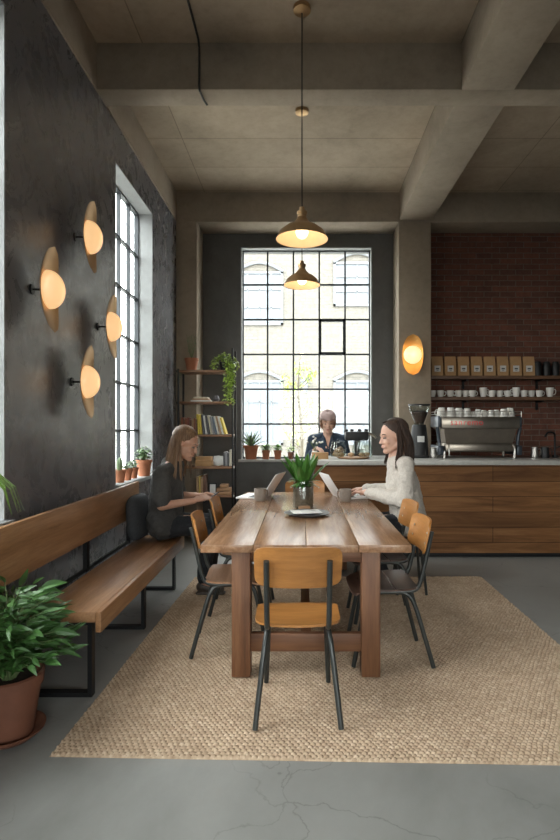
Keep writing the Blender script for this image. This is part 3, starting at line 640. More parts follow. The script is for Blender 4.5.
t = potted('potted_succulent', 'small potted succulent on back sill, second right of agave', 'plant', ((277.5-302)/73.8, 7.33, BS), .055, .12, 'terra'); bushy(t, .11, 70, .055, .10, .06, .013, 'leafl')
t = potted('potted_seedling', 'tiny terracotta pot on back sill behind the table plant', 'plant', ((290.5-302)/73.8, 7.33, BS), .045, .095, 'terrad'); bushy(t, .085, 30, .06, .13, .05, .014, 'leafy')
SZ = WZ0+.0025
t = potted('potted_cactus', 'potted columnar cactus nearest on the left window sill', 'plant', (XL-.035, 4.86, SZ), .056, .115); cactus(t, .10, .13, .022, 1)
t = potted('potted_succulent', 'small potted pale succulent second on the left window sill', 'plant', (XL-.035, 5.06, SZ), .052, .105); bushy(t, .095, 50, .05, .08, .045, .012, 'leafg')
t = potted('potted_succulent', 'small potted leafy succulent third along the left window sill', 'plant', (XL-.035, 5.25, SZ), .05, .105); bushy(t, .095, 50, .045, .11, .05, .012, 'leafg')
t = potted('potted_bush', 'largest pot on the left window sill with bushy grey-green plant', 'plant', (XL-.005, 5.50, SZ), .082, .165); bushy(t, .15, 160, .075, .17, .05, .014, 'leafg')
# arching plant on the near left sill
t = potted('spider_plant', 'arching green plant on the nearest left window sill', 'plant', (XL-.03, 2.66, SZ), .06, .11)
B = MB()
for i in range(22):
    a = i*2.4; e = 1.1+.5*random.random(); d = Vector((math.cos(a), math.sin(a), 0)); pts = [Vector((0, 0, .1))+d*L_*.16+Vector((0, 0, z_)) for L_, z_ in ((0, 0), (.35, .13), (.8, .17), (1.25, .10), (1.5, -.02))]
    rows = []
    for k, p in enumerate(pts): sd = Vector((-d.y, d.x, 0))*[.004, .011, .013, .009, .001][k]; rows.append([p-sd, p+Vector((0, 0, -.002)), p+sd])
    B.grid(rows)
B.build('foliage', M['leafl'], t, recalc=False)
# big floor plant
random.seed(21)
fp = thing('floor_plant', 'large bushy green plant in terracotta pot on the floor beside the bench', 'plant', (-1.325, 2.42, 0))
fp.scale = (.86, .86, .96)
MB().lathe([(0, .012), (.115, .012), (.165, .04), (.178, .042), (.172, .03), (.13, 0), (0, 0)], seg=40).build('saucer', M['terrad'], fp)
B = MB(); B.lathe([(0, .0125), (.118, .0125), (.155, .24), (.166, .242), (.172, .295), (.160, .302), (.148, .29), (.142, .26), (0, .258)], seg=44); B.build('pot', M['terrad'], fp)
MB().lathe([(0, .272), (.08, .27), (.144, .262)], seg=30).build('soil', M['soil'], fp)
F = MB(); S = MB()
for i in range(150):
    a = random.random()*2*PI; q = random.random()**.6; reach = .05+.22*q; hh = .67-.22*q*q+random.uniform(-.14, .07)
    if i > 122: reach = .24+.08*random.random(); hh = .34+.16*random.random()
    d = Vector((math.cos(a), math.sin(a), 0)); p0 = d*.03*random.random()+Vector((0, 0, .26)); p2 = d*reach+Vector((0, 0, hh)); p1 = d*reach*.35+Vector((0, 0, .26+(hh-.26)*.75))
    S.tube([p0, p1, p2], [.0035, .003, .002], 5, 3)
    for k in range(9):
        f_ = k/8; p = p0.lerp(p1, f_*2) if f_ < .5 else p1.lerp(p2, f_*2-1)
        if k < 3: continue
        sd = (1 if k % 2 else -1); ang = a+sd*random.uniform(.5, 1.1) if k < 8 else a
        dd = Vector((math.cos(ang), math.sin(ang), random.uniform(.0, .45))); L = random.uniform(.075, .125)*(1.15 if k == 8 else 1)
        F.blade(p, dd, (random.gauss(0, .5), -.5+random.gauss(0, .5), 1), L, L*random.uniform(.11, .16), random.uniform(-.1, .35), 5, .25, .45)
F.build('foliage', M['leaf'], fp, recalc=False); S.build('stems', M['stem'], fp)

# ------------------------------------------------------------------ bookshelf
SX0, SX1, SY0, SY1 = -1.50, -.86, 6.52, 6.83
bs = thing('bookshelf', 'tall open wooden bookshelf with black steel uprights by the corner', 'shelving', ((SX0+SX1)/2, 6.68, 0))
hw = (SX1-SX0)/2; zs = [2.085, 1.70, 1.295, .905, .555, .16]
for z in zs: MB().box((-hw, -.15, z-.028), (hw, .15, z), .003).build('shelf_board', M['shelfw'], bs)
for sx in (-1, 1):
    for sy in (-1, 1): MB().box((sx*(hw+.012)-.011, sy*.14-.011, 0), (sx*(hw+.012)+.011, sy*.14+.011, 2.10 if sx < 0 else 2.35)).build('upright', M['iron'], bs, smooth=False)
    for z in zs: MB().cyl((sx*(hw+.024), -.14, z-.015), (sx*(hw+.034), -.14, z-.015), .014, .011, 10).build('bolt', M['steel' if sx > 0 else 'iron'], bs)
SC = (SX0+SX1)/2
def book(x, z, w, h, d, c, lean, lab, y=6.58, flat=False):
    m = MAT_BOOK.get(c[0]) or MAT_BOOK.setdefault(c[0], plain(c[0]+'_cover', c[1], .6, 0, .08, 20, .05))
    B = MB(); B.box((0, 0, 0), (w, d, h), .0015); B.mi = 1; B.box((w*.14, .004, .003), (w*.86, d+.002, h+.001))
    o = B.build('book', [m, M['paper']], None, smooth=False)
    o.location = (x, y, z+.001)
    o.rotation_euler = (0, lean, 0)
    if lean > 0: o.location.z = z+.001+w*math.sin(lean)
    return tag(o, lab, 'book', 'books on the shelves')
MAT_BOOK = {}
BC = {'rust': (.28, .10, .05), 'brown': (.16, .08, .05), 'tan': (.40, .26, .15), 'yellow': (.62, .46, .06), 'cream': (.58, .53, .42), 'white': (.66, .65, .62), 'charcoal': (.07, .07, .075), 'grey': (.27, .27, .28), 'red_brown': (.22, .06, .04), 'gold': (.50, .36, .10), 'slate': (.12, .15, .19)}
row = [('rust', .022, .21), ('brown', .020, .19), ('rust', .026, .20), ('red_brown', .02, .21), ('brown', .028, .18), ('tan', .02, .19), ('rust', .02, .20), ('brown', .03, .19)]
x = SX0+.012
for i, (c, w, h) in enumerate(row):
    book(x, 1.295, w, h, .15, (c, BC[c]), 0, '%s upright book left end of the middle shelf, %s' % (c.replace('_', ' '), ORD[i])); x += w+.003
x += -.008
row = [('yellow', .026, .25), ('yellow', .022, .24), ('charcoal', .02, .24), ('white', .018, .23), ('charcoal', .024, .235), ('cream', .018, .235), ('grey', .02, .225), ('slate', .02, .22), ('white', .017, .225), ('tan', .018, .23), ('white', .018, .225), ('yellow', .02, .215)]
for i, (c, w, h) in enumerate(row):
    ln = -.06-.022*i
    book(x, 1.295, w, h, .16, (c, BC[c]), ln, '%s leaning book on the middle shelf, %s of the leaning row' % (c, ORD[i])); x += (w+.0015)/math.cos(ln)+.0085
# shelf below: boxes, pouch, books
o = MB().box((-.10, -.08, 0), (.10, .08, .07), .004).build('cardboard_box', M['kraft']); o.location = (-1.21, 6.64, .906); tag(o, 'lower of two stacked kraft boxes on the bookshelf', 'box', 'stacked kraft boxes')
o = MB().box((-.095, -.075, 0), (.095, .075, .045), .004).build('cardboard_box', M['kraft']); o.location = (-1.212, 6.64, .977); tag(o, 'upper of two stacked kraft boxes on the bookshelf', 'box', 'stacked kraft boxes')
o = MB().ell((0, 0, .065), (.065, .03, .065)).box((-.06, -.012, .01), (.06, .012, .125), .01).build('small_cushion', M['label']); o.location = (-1.03, 6.6, .906); tag(o, 'pale printed pouch leaning on the lower bookshelf board', 'pouch')
x = -.965
for i, (c, w, h) in enumerate((('charcoal', .02, .17), ('grey', .022, .175), ('charcoal', .018, .16), ('cream', .022, .20))):
    book(x, .905, w, h, .14, (c, BC[c]), 0 if i == 3 else -.04, '%s book beside the pale pouch, %s of four' % (c, ORD[i])); x += w+.004
x = SX0+.20
for i, (c, w, h) in enumerate((('tan', .026, .22), ('gold', .022, .23), ('tan', .024, .21), ('brown', .03, .24))):
    book(x, .555, w, h, .16, (c, BC[c]), 0, '%s book on low shelf behind the seated person, %s of four' % (c, ORD[i])); x += w+.003
pf = thing('picture_frame', 'small dark picture frame standing on the low bookshelf board', 'frame', (-1.10, 6.6, .557)); MB().box((-.05, -.01, 0), (.05, .01, .14), .003).build('frame', M['iron'], pf); MB().box((-.035, -.0125, .015), (.035, -.0105, .125)).build('print', M['label'], pf, smooth=False)
for i, (z, w, lb) in enumerate(((.5565, .095, 'bottom'), (.600, .09, 'middle'), (.644, .05, 'top'))):
    o = MB().box((-w, -.06, 0), (w, .06, .040), .008).build('wooden_box', M['board']); o.location = (-.965+.004*i, 6.62, z); tag(o, '%s of three stacked round-edged wooden boxes on the low shelf' % lb, 'box', 'stacked wooden boxes')
for i, (z, w, c) in enumerate(((1.7015, .12, 'white'), (1.7225, .10, 'tan'), (1.7405, .085, 'cream'))):
    o = MB().box((-w, -.08, 0), (w, .08, .017), .002).build('flat_book', plain('flat_cover_%d' % i, BC[c], .6)); o.location = (-1.25, 6.66, z); tag(o, '%s book lying flat, %s of the pile on the second shelf' % (c, ['bottom', 'middle', 'top'][i]), 'book', 'flat book pile')
# cup-like vase + pots on the top
t = thing('round_vase', 'small dark round vase beside the flat books on the bookshelf', 'vase', (-1.06, 6.62, 1.7015)); MB().lathe([(0, 0), (.03, 0), (.042, .03), (.03, .06), (.022, .075), (.018, .07), (0, .03)]).build('vase_body', M['dishgrey'], t)
t = potted('potted_twig_plant', 'terracotta pot with thin upright stems on the bookshelf top', 'plant', (-1.375, 6.66, 2.086), .085, .155, 'terra')
B = MB(); F = MB()
for k in range(9):
    a = k*.7; e = Vector((math.cos(a)*.06, math.sin(a)*.05, .35+.13*random.random())); B.tube([(0, 0, .13), (e.x*.5, e.y*.5, .25), e], .0025, 4)
    for j in range(7): p = Vector((e.x*.5, e.y*.5, .22)).lerp(e, random.random()); F.blade(p, (random.gauss(0, 1), random.gauss(0, 1), .8), (0, 0, 1), .03, .006, .2, 2)
B.build('stems', M['stem'], t); F.build('foliage', M['leafg'], t, recalc=False)
t = potted('trailing_plant', 'bright green trailing plant hanging over the bookshelf end', 'plant', (-.955, 6.62, 2.086), .07, .10, 'iron')
F = MB(); S = MB(); random.seed(33)
for i in range(46):
    a = random.uniform(-PI, PI); r = .06+.06*random.random()
    ex = math.cos(a)*r; ey = math.sin(a)*r
    drop = random.random()
    if i < 18: pts = [(0, 0, .09), (ex*.6, ey*.6, .17+.04*random.random()), (ex*1.2, ey, .13), (ex*1.5, ey*1.2, .04)]
    else:
        q = random.uniform(.02, .13); L = -.12-.36*drop*drop; pts = [(0, 0, .09), (.05, -.06, .15), (q*.8+.03, -.18-.03*random.random(), .06), (q+.01*random.random(), -.195-.02*random.random(), L*.5), (q+random.gauss(0, .012), -.19, L)]
    S.tube(pts, .0018, 4, 3)
    P = [Vector(p) for p in pts]
    for k in range(24 if i >= 18 else 12):
        f_ = random.random()*(len(P)-1.001); p = P[int(f_)].lerp(P[int(f_)+1], f_-int(f_))
        if p.z < .11 and abs(p.y) < .165 and p.z > -.05 and i >= 18 and p.z < .03: continue
        dd = Vector((random.gauss(0, 1), random.gauss(-.4, 1), random.gauss(0, .5))); F.blade(p, dd, (0, -.3, 1), .042, .017, .4, 3, .2, .5)
F.build('foliage', M['leafy'], t, recalc=False); S.build('stems', M['stem'], t)

# ------------------------------------------------------------------ bench
bn = thing('bench', 'long honey-oak wall bench with backrest and black steel legs', 'bench', (-1.225, 3.68, 0))
ya, yb = 2.73-3.68, 4.66-3.68
MB().box((-.165, ya, .395), (.17, yb, .45), .004).build('seat', M['bench'], bn)
MB().box((.17, ya, .345), (.20, yb, .4502), .004).build('seat_fascia', M['bench'], bn)
B = MB(); B.box((-.232, -1.30, .63), (-.200, yb+.02, .915), .004, mat=Matrix.Translation((-.0, 0, 0))); B.build('backrest', M['bench'], bn)
for y in (-1.1, -.05, .85): MB().box((-.262, y, .41), (-.2325, y+.04, .86)).build('backrest_support', M['iron'], bn, smooth=False)
for y in (ya+.03, .0, yb-.10):
    B = MB(); s_ = .022
    B.box((-.19, y, 0), (.14, y+.045, s_)).box((-.19, y, .372), (.14, y+.045, .394)).box((-.19, y, s_), (-.19+s_, y+.045, .372)).box((.14-s_, y, s_), (.14, y+.045, .372)); B.build('leg', M['iron'], bn, smooth=False)
MB().box((-.19, ya+.03, .372), (-.168, yb-.06, .394)).box((-.262, -1.1, .41), (-.24, .89, .43)).build('under_rail', M['iron'], bn, smooth=False)
# cushion
cu_ = MB(); cu_.ell((0, 0, 0), (1, 1, 1), u=28, v=18); o = None
for v in cu_.bm.verts:
    p = v.co; s = lambda q: math.copysign(abs(q)**.45, q); e = max(abs(s(p.y)), abs(s(p.z)))
    v.co = Vector((p.x*.060, s(p.y)*.18, s(p.z)*.185))
o = cu_.build('cushion', M['cushion']); o.location = (-1.362, 4.46, .452+.195); o.rotation_euler = (0, R(-4), R(-4)); tag(o, 'dark grey square cushion on the bench behind the seated person', 'cushion')

# ------------------------------------------------------------------ table
tb = thing('dining_table', 'long farmhouse oak table with plank top on the rug', 'table', (.022, 4.09, RZ))
hw = .577; hl = 1.172
for i in range(4): MB().box((-hw+i*2*hw/4+.0012, -hl, .692), (-hw+(i+1)*2*hw/4-.0012, hl, .734), .0025).build('plank', M['table'], tb)
for sx in (-1, 1):
    for sy in (-1, 1): MB().box((sx*.358-.052, sy*(hl-.075)-.05, 0), (sx*.358+.052, sy*(hl-.075)+.05, .691), .005).build('leg', M['table_leg'], tb)
AP = wood('walnut_stained_rail', (.085, .032, .013), (.165, .070, .031), (.24, .115, .055), 'x', .5); APy = wood('walnut_stained_long_rail', (.085, .032, .013), (.165, .070, .031), (.24, .115, .055), 'y', .5)
for sy in (-1, 1):
    MB().box((-.32, sy*(hl-.07)-.02, .63), (.32, sy*(hl-.07)+.02, .6915), .003).build('apron', AP, tb)
    MB().box((-.32, sy*(hl-.075)-.02, .13), (.32, sy*(hl-.075)+.02, .23), .003).build('stretcher', AP, tb)
for sx in (-1, 1): MB().box((sx*.358-.02, -hl+.12, .645), (sx*.358+.02, hl-.12, .6915), .003).build('apron', APy, tb)
MB().box((-.03, -hl+.10, .14), (.03, hl-.10, .20), .003).build('stretcher', APy, tb)
TT = RZ+.7345

# ------------------------------------------------------------------ chairs
def chair(label, loc, rz, seatm, backm):
    t = thing('dining_chair', label, 'chair', loc, rz, 'school-style plywood chairs around the table')
    def panel(fn, th, nu=17, nv=9):
        rows = []; 
        F_ = [[Vector(fn(-1+2*j/(nu-1), -1+2*i/(nv-1))) for j in range(nu)] for i in range(nv)]
        return F_
    # seat: rounded plan, waterfall front
    B = MB(); 
    def seatp(u, v, dz):
        k = .198*(1-.06*(v < 0)*abs(v)); sx = u*(1-.10*abs(v)**6) ; sy = v*(1-.10*abs(u)**6)
        return Vector((sx*.207, sy*.195+.01, .447+dz+.012*u*u*(v < .6)-.022*max(0, v-.55)**2/.2-.006*(1-v*v)))
    up = [[seatp(-1+2*j/16, -1+2*i/12, 0) for j in range(17)] for i in range(13)]; dn = [[seatp(-1+2*j/16, -1+2*i/12, -.012) for j in range(17)] for i in range(13)]
    def slab(B, up, dn):
        B.grid(up); B.grid([r[::-1] for r in dn]); ring = lambda g: g[0]+[r[-1] for r in g[1:]]+g[-1][-2::-1]+[r[0] for r in g[-2:0:-1]]
        a, b = ring(up), ring(dn); B.grid([a, b], closed_u=True); bmesh.ops.remove_doubles(B.bm, verts=B.bm.verts, dist=.0002)
    slab(B, up, dn); B.build('seat', seatm, t)
    def backp(u, v, dy):
        sx = u*(1-.07*abs(v)**7-.02*(1-v)*.5); sv = v*(1-.14*abs(u)**7)
        z = .735+sv*.098; return Vector((sx*.205, -.190-(z-.45)*.22+.035*u*u+dy, z))
    B = MB(); up = [[backp(-1+2*j/16, -1+2*i/10, 0) for j in range(17)] for i in range(11)]; dn = [[backp(-1+2*j/16, -1+2*i/10, -.011) for j in range(17)] for i in range(11)]
    slab(B, up, dn); B.build('backrest', backm, t)
    for s in (-1, 1):
        yb_ = lambda z: -.190-(z-.45)*.22-.011-.012+.035*(.145/.205)**2
        MB().tube([(s*.145, yb_(.77), .77), (s*.145, yb_(.66), .66), (s*.145, yb_(.54)+.00, .54), (s*.145, yb_(.47)+.005, .468), (s*.145, -.165, .431), (s*.145, -.08, .421), (s*.145, .13, .421)], .0132, 10, 5).build('back_frame', M['tube'], t)
        MB().tube([(s*.145, -.06, .420), (s*.147, -.125, .405), (s*.158, -.165, .34), (s*.178, -.215, .17), (s*.197, -.262, .0)], .0132, 10, 4).build('leg', M['tube'], t)
        MB().tube([(s*.145, .03, .420), (s*.147, .10, .405), (s*.152, .13, .33), (s*.160, .165, .16), (s*.168, .195, .0)], .0132, 10, 4).build('leg', M['tube'], t)
        for z in (.70, .76): MB().ell((s*.145, yb_(z)+.0275, z), (.007, .003, .007), u=8, v=6).build('rivet', M['steel'], t)
    MB().tube([(-.145, -.04, .419), (.145, -.04, .419)], .010, 8).tube([(-.145, .10, .419), (.145, .10, .419)], .010, 8).build('seat_rail', M['tube'], t)
    return t
chair('golden plywood chair nearest the viewer at the head of the table', (-.022, 2.70, RZ), R(1), M['ply'], M['ply'])
chair('plywood chair on left side of table, nearer one, worn seat', (-.415, 3.40, RZ), R(-86), M['plyd'], M['ply'])
chair('plywood chair on left side of table, farther one by the person on the bench', (-.42, 4.10, RZ), R(-88), M['plyd'], M['ply'])
chair('plywood chair with dark brown seat, nearer one on right side of table', (.485, 3.25, RZ), R(92), M['plydark'], M['ply'])
chair('plywood chair on right side of table directly before the sweater wearer', (.555, 3.92, RZ), R(94), M['plydark'], M['ply'])
chair('plywood chair at the far head of the table behind the table plant', (.03, 5.33, 0), R(180), M['ply'], M['ply'])
st = thing('stool', 'dark round backless stool under the person in the sweater', 'stool', (.90, 4.50, RZ))
MB().lathe([(0, .455), (.17, .455), (.178, .445), (.178, .43), (0, .43)]).build('seat', M['plydark'], st)
for k in range(4): a = PI/4+k*PI/2; MB().tube([(.11*math.cos(a), .11*math.sin(a), .43), (.17*math.cos(a), .17*math.sin(a), 0)], .012, 8).build('leg', M['tube'], st)

# ------------------------------------------------------------------ things on the table
def laptop(x, y, rz, label):
    t = thing('laptop', label, 'laptop', (x, y, TT+.0005), rz, 'laptops on the table')
    MB().box((-.0, -.165, 0), (.235, .165, .014), .004).build('base', M['alu'], t)
    MB().box((.02, -.15, .0141), (.125, .15, .0155)).build('keyboard', M['keys'], t, smooth=False); MB().box((.14, -.05, .0141), (.215, .05, .0148)).build('touchpad', M['label'], t, smooth=False)
    mt = Matrix.Translation((0, 0, .014)) @ Euler((0, R(-33), 0)).to_matrix().to_4x4()
    lid = MB().box((-.007, -.165, 0), (0, .165, .25), .003, mat=mt).build('lid', M['alu'], t)
    MB().box((.0002, -.155, .01), (.0012, .155, .24), mat=mt).build('screen', M['screen'], lid, smooth=False)
    return t
laptop(.325, 4.87, R(14), 'open silver laptop in front of the person in the sweater')
laptop(-.325, 4.88, PI-R(14), 'open silver laptop on the left side, facing the bench')
def mug(x, y, rz, lab):
    t = thing('mug', lab, 'mug', (x, y, TT+.0005), rz, 'taupe stoneware mugs'); r, h = .052, .105
    MB().lathe([(0, .0), (r*.85, 0), (r*.95, .01), (r, h*.5), (r*.98, h), (r*.9, h), (r*.9, h*.4), (r*.8, .012), (0, .01)], seg=28).build('mug_body', M['taupe'], t)
    MB().tube([(r*.95, 0, h*.8), (r*1.5, 0, h*.8), (r*1.65, 0, h*.5), (r*1.4, 0, h*.22), (r*.95, 0, h*.2)], .007, 8, 4).build('handle', M['taupe'], t)
    MB().cyl((0, 0, h*.80), (0, 0, h*.82), r*.9).build('coffee', M['soil'], t)
mug(-.365, 4.66, .8, 'taupe stoneware mug beside the left laptop'); mug(.375, 4.62, 2.4, 'taupe stoneware mug beside the laptop of the sweater wearer')
pv = thing('jar_planter', 'glass jar planter with strappy green leaves at centre of the table', 'plant', (.01, 4.27, TT+.0005))
MB().lathe([(0, .0), (.078, 0), (.084, .008), (.084, .18), (.074, .205), (.076, .222), (.070, .222), (.069, .205), (.079, .18), (.079, .01), (0, .006)], seg=36).build('jar', M['jar'], pv)
B = MB(); B.lathe([(0, .009), (.076, .009), (.077, .16), (.05, .175), (0, .178)], seg=24)
random.seed(2)
for k in range(170):
    a = random.random()*2*PI; z = .018+.145*random.random(); B.ell((.070*math.cos(a), .070*math.sin(a), z), (.0085, .0085, .007), u=6, v=4)
B.build('pebbles', M['pebble'], pv)
F = MB()
for i in range(28):
    a = i*2.4; e = random.uniform(.6, 2.2); d = Vector((math.cos(a), math.sin(a)*.8, e*1.6)); L = random.uniform(.20, .36)
    F.blade((.02*math.cos(a), .02*math.sin(a), .15), d, (-math.cos(a), -math.sin(a), .6), L, .030, .10, 6, .3, .9)
for i in range(26):
    a = i*2.4+1; F.blade((.03*math.cos(a), .03*math.sin(a), .17+.01*(i % 5)), (math.cos(a), math.sin(a), random.uniform(-.1, .7)), (0, 0, 1), random.uniform(.08, .13), .018, .35, 4, .2, .6)
F.build('foliage', M['leafb'], pv, recalc=False)
wb_ = MB().box((-.045, -.015, 0), (.045, .015, .032), .004).build('wooden_block', M['board']); wb_.location = (.018, 4.13, TT+.0005); wb_.rotation_euler = (0, 0, .1); tag(wb_, 'small pale wooden block in front of the jar planter', 'block')
pl = MB().lathe([(0, .008), (.11, .008), (.155, .020), (.165, .020), (.12, 0), (0, 0)], seg=44).build('plate', M['dishgrey']); pl.location = (.035, 3.90, TT+.0005); tag(pl, 'dark grey stoneware plate at the centre of the table', 'plate')
nb = thing('notepad', 'pale papers lying on the dark grey plate', 'paper', (.03, 3.905, TT+.0215), .2)
MB().box((-.105, -.07, 0), (.105, .07, .006), .001).build('papers', M['paper'], nb); MB().box((-.04, -.05, .0062), (.07, .04, .0085), .001).build('card', M['label'], nb)
sn = MB().box((-.15, -.09, 0), (.15, .09, .012), .002).build('tablet', M['dishgrey']); sn.location = (-.44, 4.42, TT+.0005); sn.rotation_euler = (0, 0, .05)
bpy.data.objects.remove(sn)

# ------------------------------------------------------------------ people
def blob(name, B, mat, parent, vox=.007, it=3, disp=0, dscale=.06):
    o = B.build(name, mat, parent, smooth=False)
    r = o.modifiers.new('skin', 'REMESH'); r.mode = 'VOXEL'; r.voxel_size = vox; r.use_smooth_shade = True
    s = o.modifiers.new('soften', 'SMOOTH'); s.iterations = it; s.factor = .5
    if disp:
        tx = bpy.data.textures.new(name+'_folds', 'CLOUDS'); tx.noise_scale = dscale; tx.noise_depth = 2
        d = o.modifiers.new('folds', 'DISPLACE'); d.texture = tx; d.strength = disp; d.mid_level = .5; d.texture_coords = 'LOCAL'
    return o
def head_elems(B, H):
    """face looks along +x; H = 4x4 placing a 0.235 m tall head"""
    B.ell((-.014, 0, .030), (.097, .076, .090), mat=H, u=20, v=14); B.ell((.020, 0, -.030), (.070, .062, .080), mat=H); B.ell((.035, 0, -.072), (.048, .045, .038), mat=H)
    B.ell((.066, 0, -.096), (.024, .024, .020), mat=H); B.cap((-.01, .052, -.055), (.055, .018, -.09), .024, .02, mat=H); B.cap((-.01, -.052, -.055), (.055, -.018, -.09), .024, .02, mat=H); B.cap((.074, -.028, .022), (.074, .028, .022), .013, mat=H)
    B.cap((.082, 0, .006), (.099, 0, -.030), .008, .0115, mat=H); B.ell((.087, .010, -.034), (.010, .008, .007), mat=H); B.ell((.087, -.010, -.034), (.010, .008, .007), mat=H)
    for s in (-1, 1):
        B.ell((.058, s*.036, -.028), (.026, .022, .026), mat=H); B.ell((-.006, s*.078, -.008), (.019, .009, .031), Euler((0, .15, s*.25)), mat=H)
    B.cap((.081, -.018, -.062), (.081, .018, -.062), .011, mat=H)
def face(parent, H, brow):
    for s in (-1, 1):
        e = MB().ell((.0735, s*.031, .002), (.0115, .0135, .0065), mat=H, u=12, v=8).build('eye', M['eye'], parent)
        MB().ell((.0835, s*.031, .002), (.003, .0065, .006), mat=H, u=10, v=6).build('iris', M['iris'], e)
        MB().tube([(.087, s*.014, .024), (.086, s*.032, .031), (.074, s*.050, .025)], [.0028, .0035, .002], 6, 3, mat=H).build('eyebrow', brow, parent)
    MB().cap((.0878, -.015, -.0590), (.0878, .015, -.0590), .0042, mat=H).cap((.0868, -.013, -.066), (.0868, .013, -.066), .0048, mat=H).build('lips', M['lip'], parent)
def hand(B, wrist, fwd, palm, side, curl=.6, s=1.0):
    """palm points along palm normal (towards what is held); side=+1 puts thumb on +lateral"""
    f = Vector(fwd).normalized(); p = Vector(palm); p = (p-f*p.dot(f)).normalized(); lat = f.cross(p)*side; w = Vector(wrist)
    for k in range(4):
        o_ = (k-1.5)*.019*s; B.cap(w+f*.012*s, w+f*.078*s+lat*o_, .017*s, .0125*s)
        L = [.040, .046, .043, .034][k if side > 0 else k]*s; q = w+f*.082*s+lat*o_; d = f.copy(); r = .0095*s
        for j in range(3):
            d = (d*math.cos(curl*.75) + p*math.sin(curl*.75)).normalized() if j or curl > .3 else d
            e = q+d*L*[1, .68, .5][j]; B.cap(q, e, r, r*.92, u=8); q = e; r *= .92
            pp = p - d*p.dot(d); p_ = pp.normalized()
    q = w+f*.022*s+lat*-.022*s; d = (f*.75-lat*.75+p*.3).normalized(); e = q+d*.042*s; B.cap(q, e, .0135*s, .011*s, u=8); d2 = (f*.95-lat*.15+p*.4).normalized(); e2 = e+d2*.032*s; B.cap(e, e2, .011*s, .0095*s, u=8); B.cap(e2, e2+d2*.02*s, .0095*s, .008*s, u=8)
def strands(B, H, n_, fall, seed, part=.02, width=.006, cover=(35, 178), thick=1.0, tuck=0):
    random.seed(seed)
    for i in range(n_):
        s = -1 if i % 2 else 1; az = R(random.uniform(*cover)) # azimuth from face-forward
        hx, hy = math.cos(az), math.sin(az)*s; x0 = random.uniform(-.08, .055) if random.random() < .8 else -.09
        p0 = H @ Vector((x0, part+random.gauss(0, .004), .122-.6*abs(x0+.012)**1.5*1.2))
        pts = [p0]
        for el in (55, 25, -5):
            e = R(el); k = thick*random.uniform(1.0, 1.06); pts.append(H @ (Vector((-.014+hx*.101*math.cos(e)*k, hy*.083*math.cos(e)*k, .032+.094*math.sin(e)*k))))
        pts += fall(pts[-1], az, s)
        rr = [width*.8]+[width]*(len(pts)-2)+[width*.35]; B.tube(pts, rr, 5, 3, flat=.55)
def HM(loc, yaw, pitch, sc_, roll=0): return Matrix.Translation(loc) @ Euler((roll, 0, yaw)).to_matrix().to_4x4() @ Euler((0, pitch, 0)).to_matrix().to_4x4() @ Matrix.Scale(sc_, 4)
def shoe(B, ankle, d):
    a = Vector(ankle); d = Vector(d).normalized(); z = .0
    B.ell(a+Vector((0, 0, -.04))-d*.015, (.045, .04, .045), Euler((0, 0, math.atan2(d.y, d.x)))); B.cap(a+d*.02+Vector((0, 0, -.05)), a+d*.14+Vector((0, 0, -.062)), .038, .030); B.box(Vector((-.06, -.038, -.012)), Vector((.18, .038, .006)), .01, mat=Matrix.Translation((a.x, a.y, a.z-.088)) @ Euler((0, 0, math.atan2(d.y, d.x))).to_matrix().to_4x4())

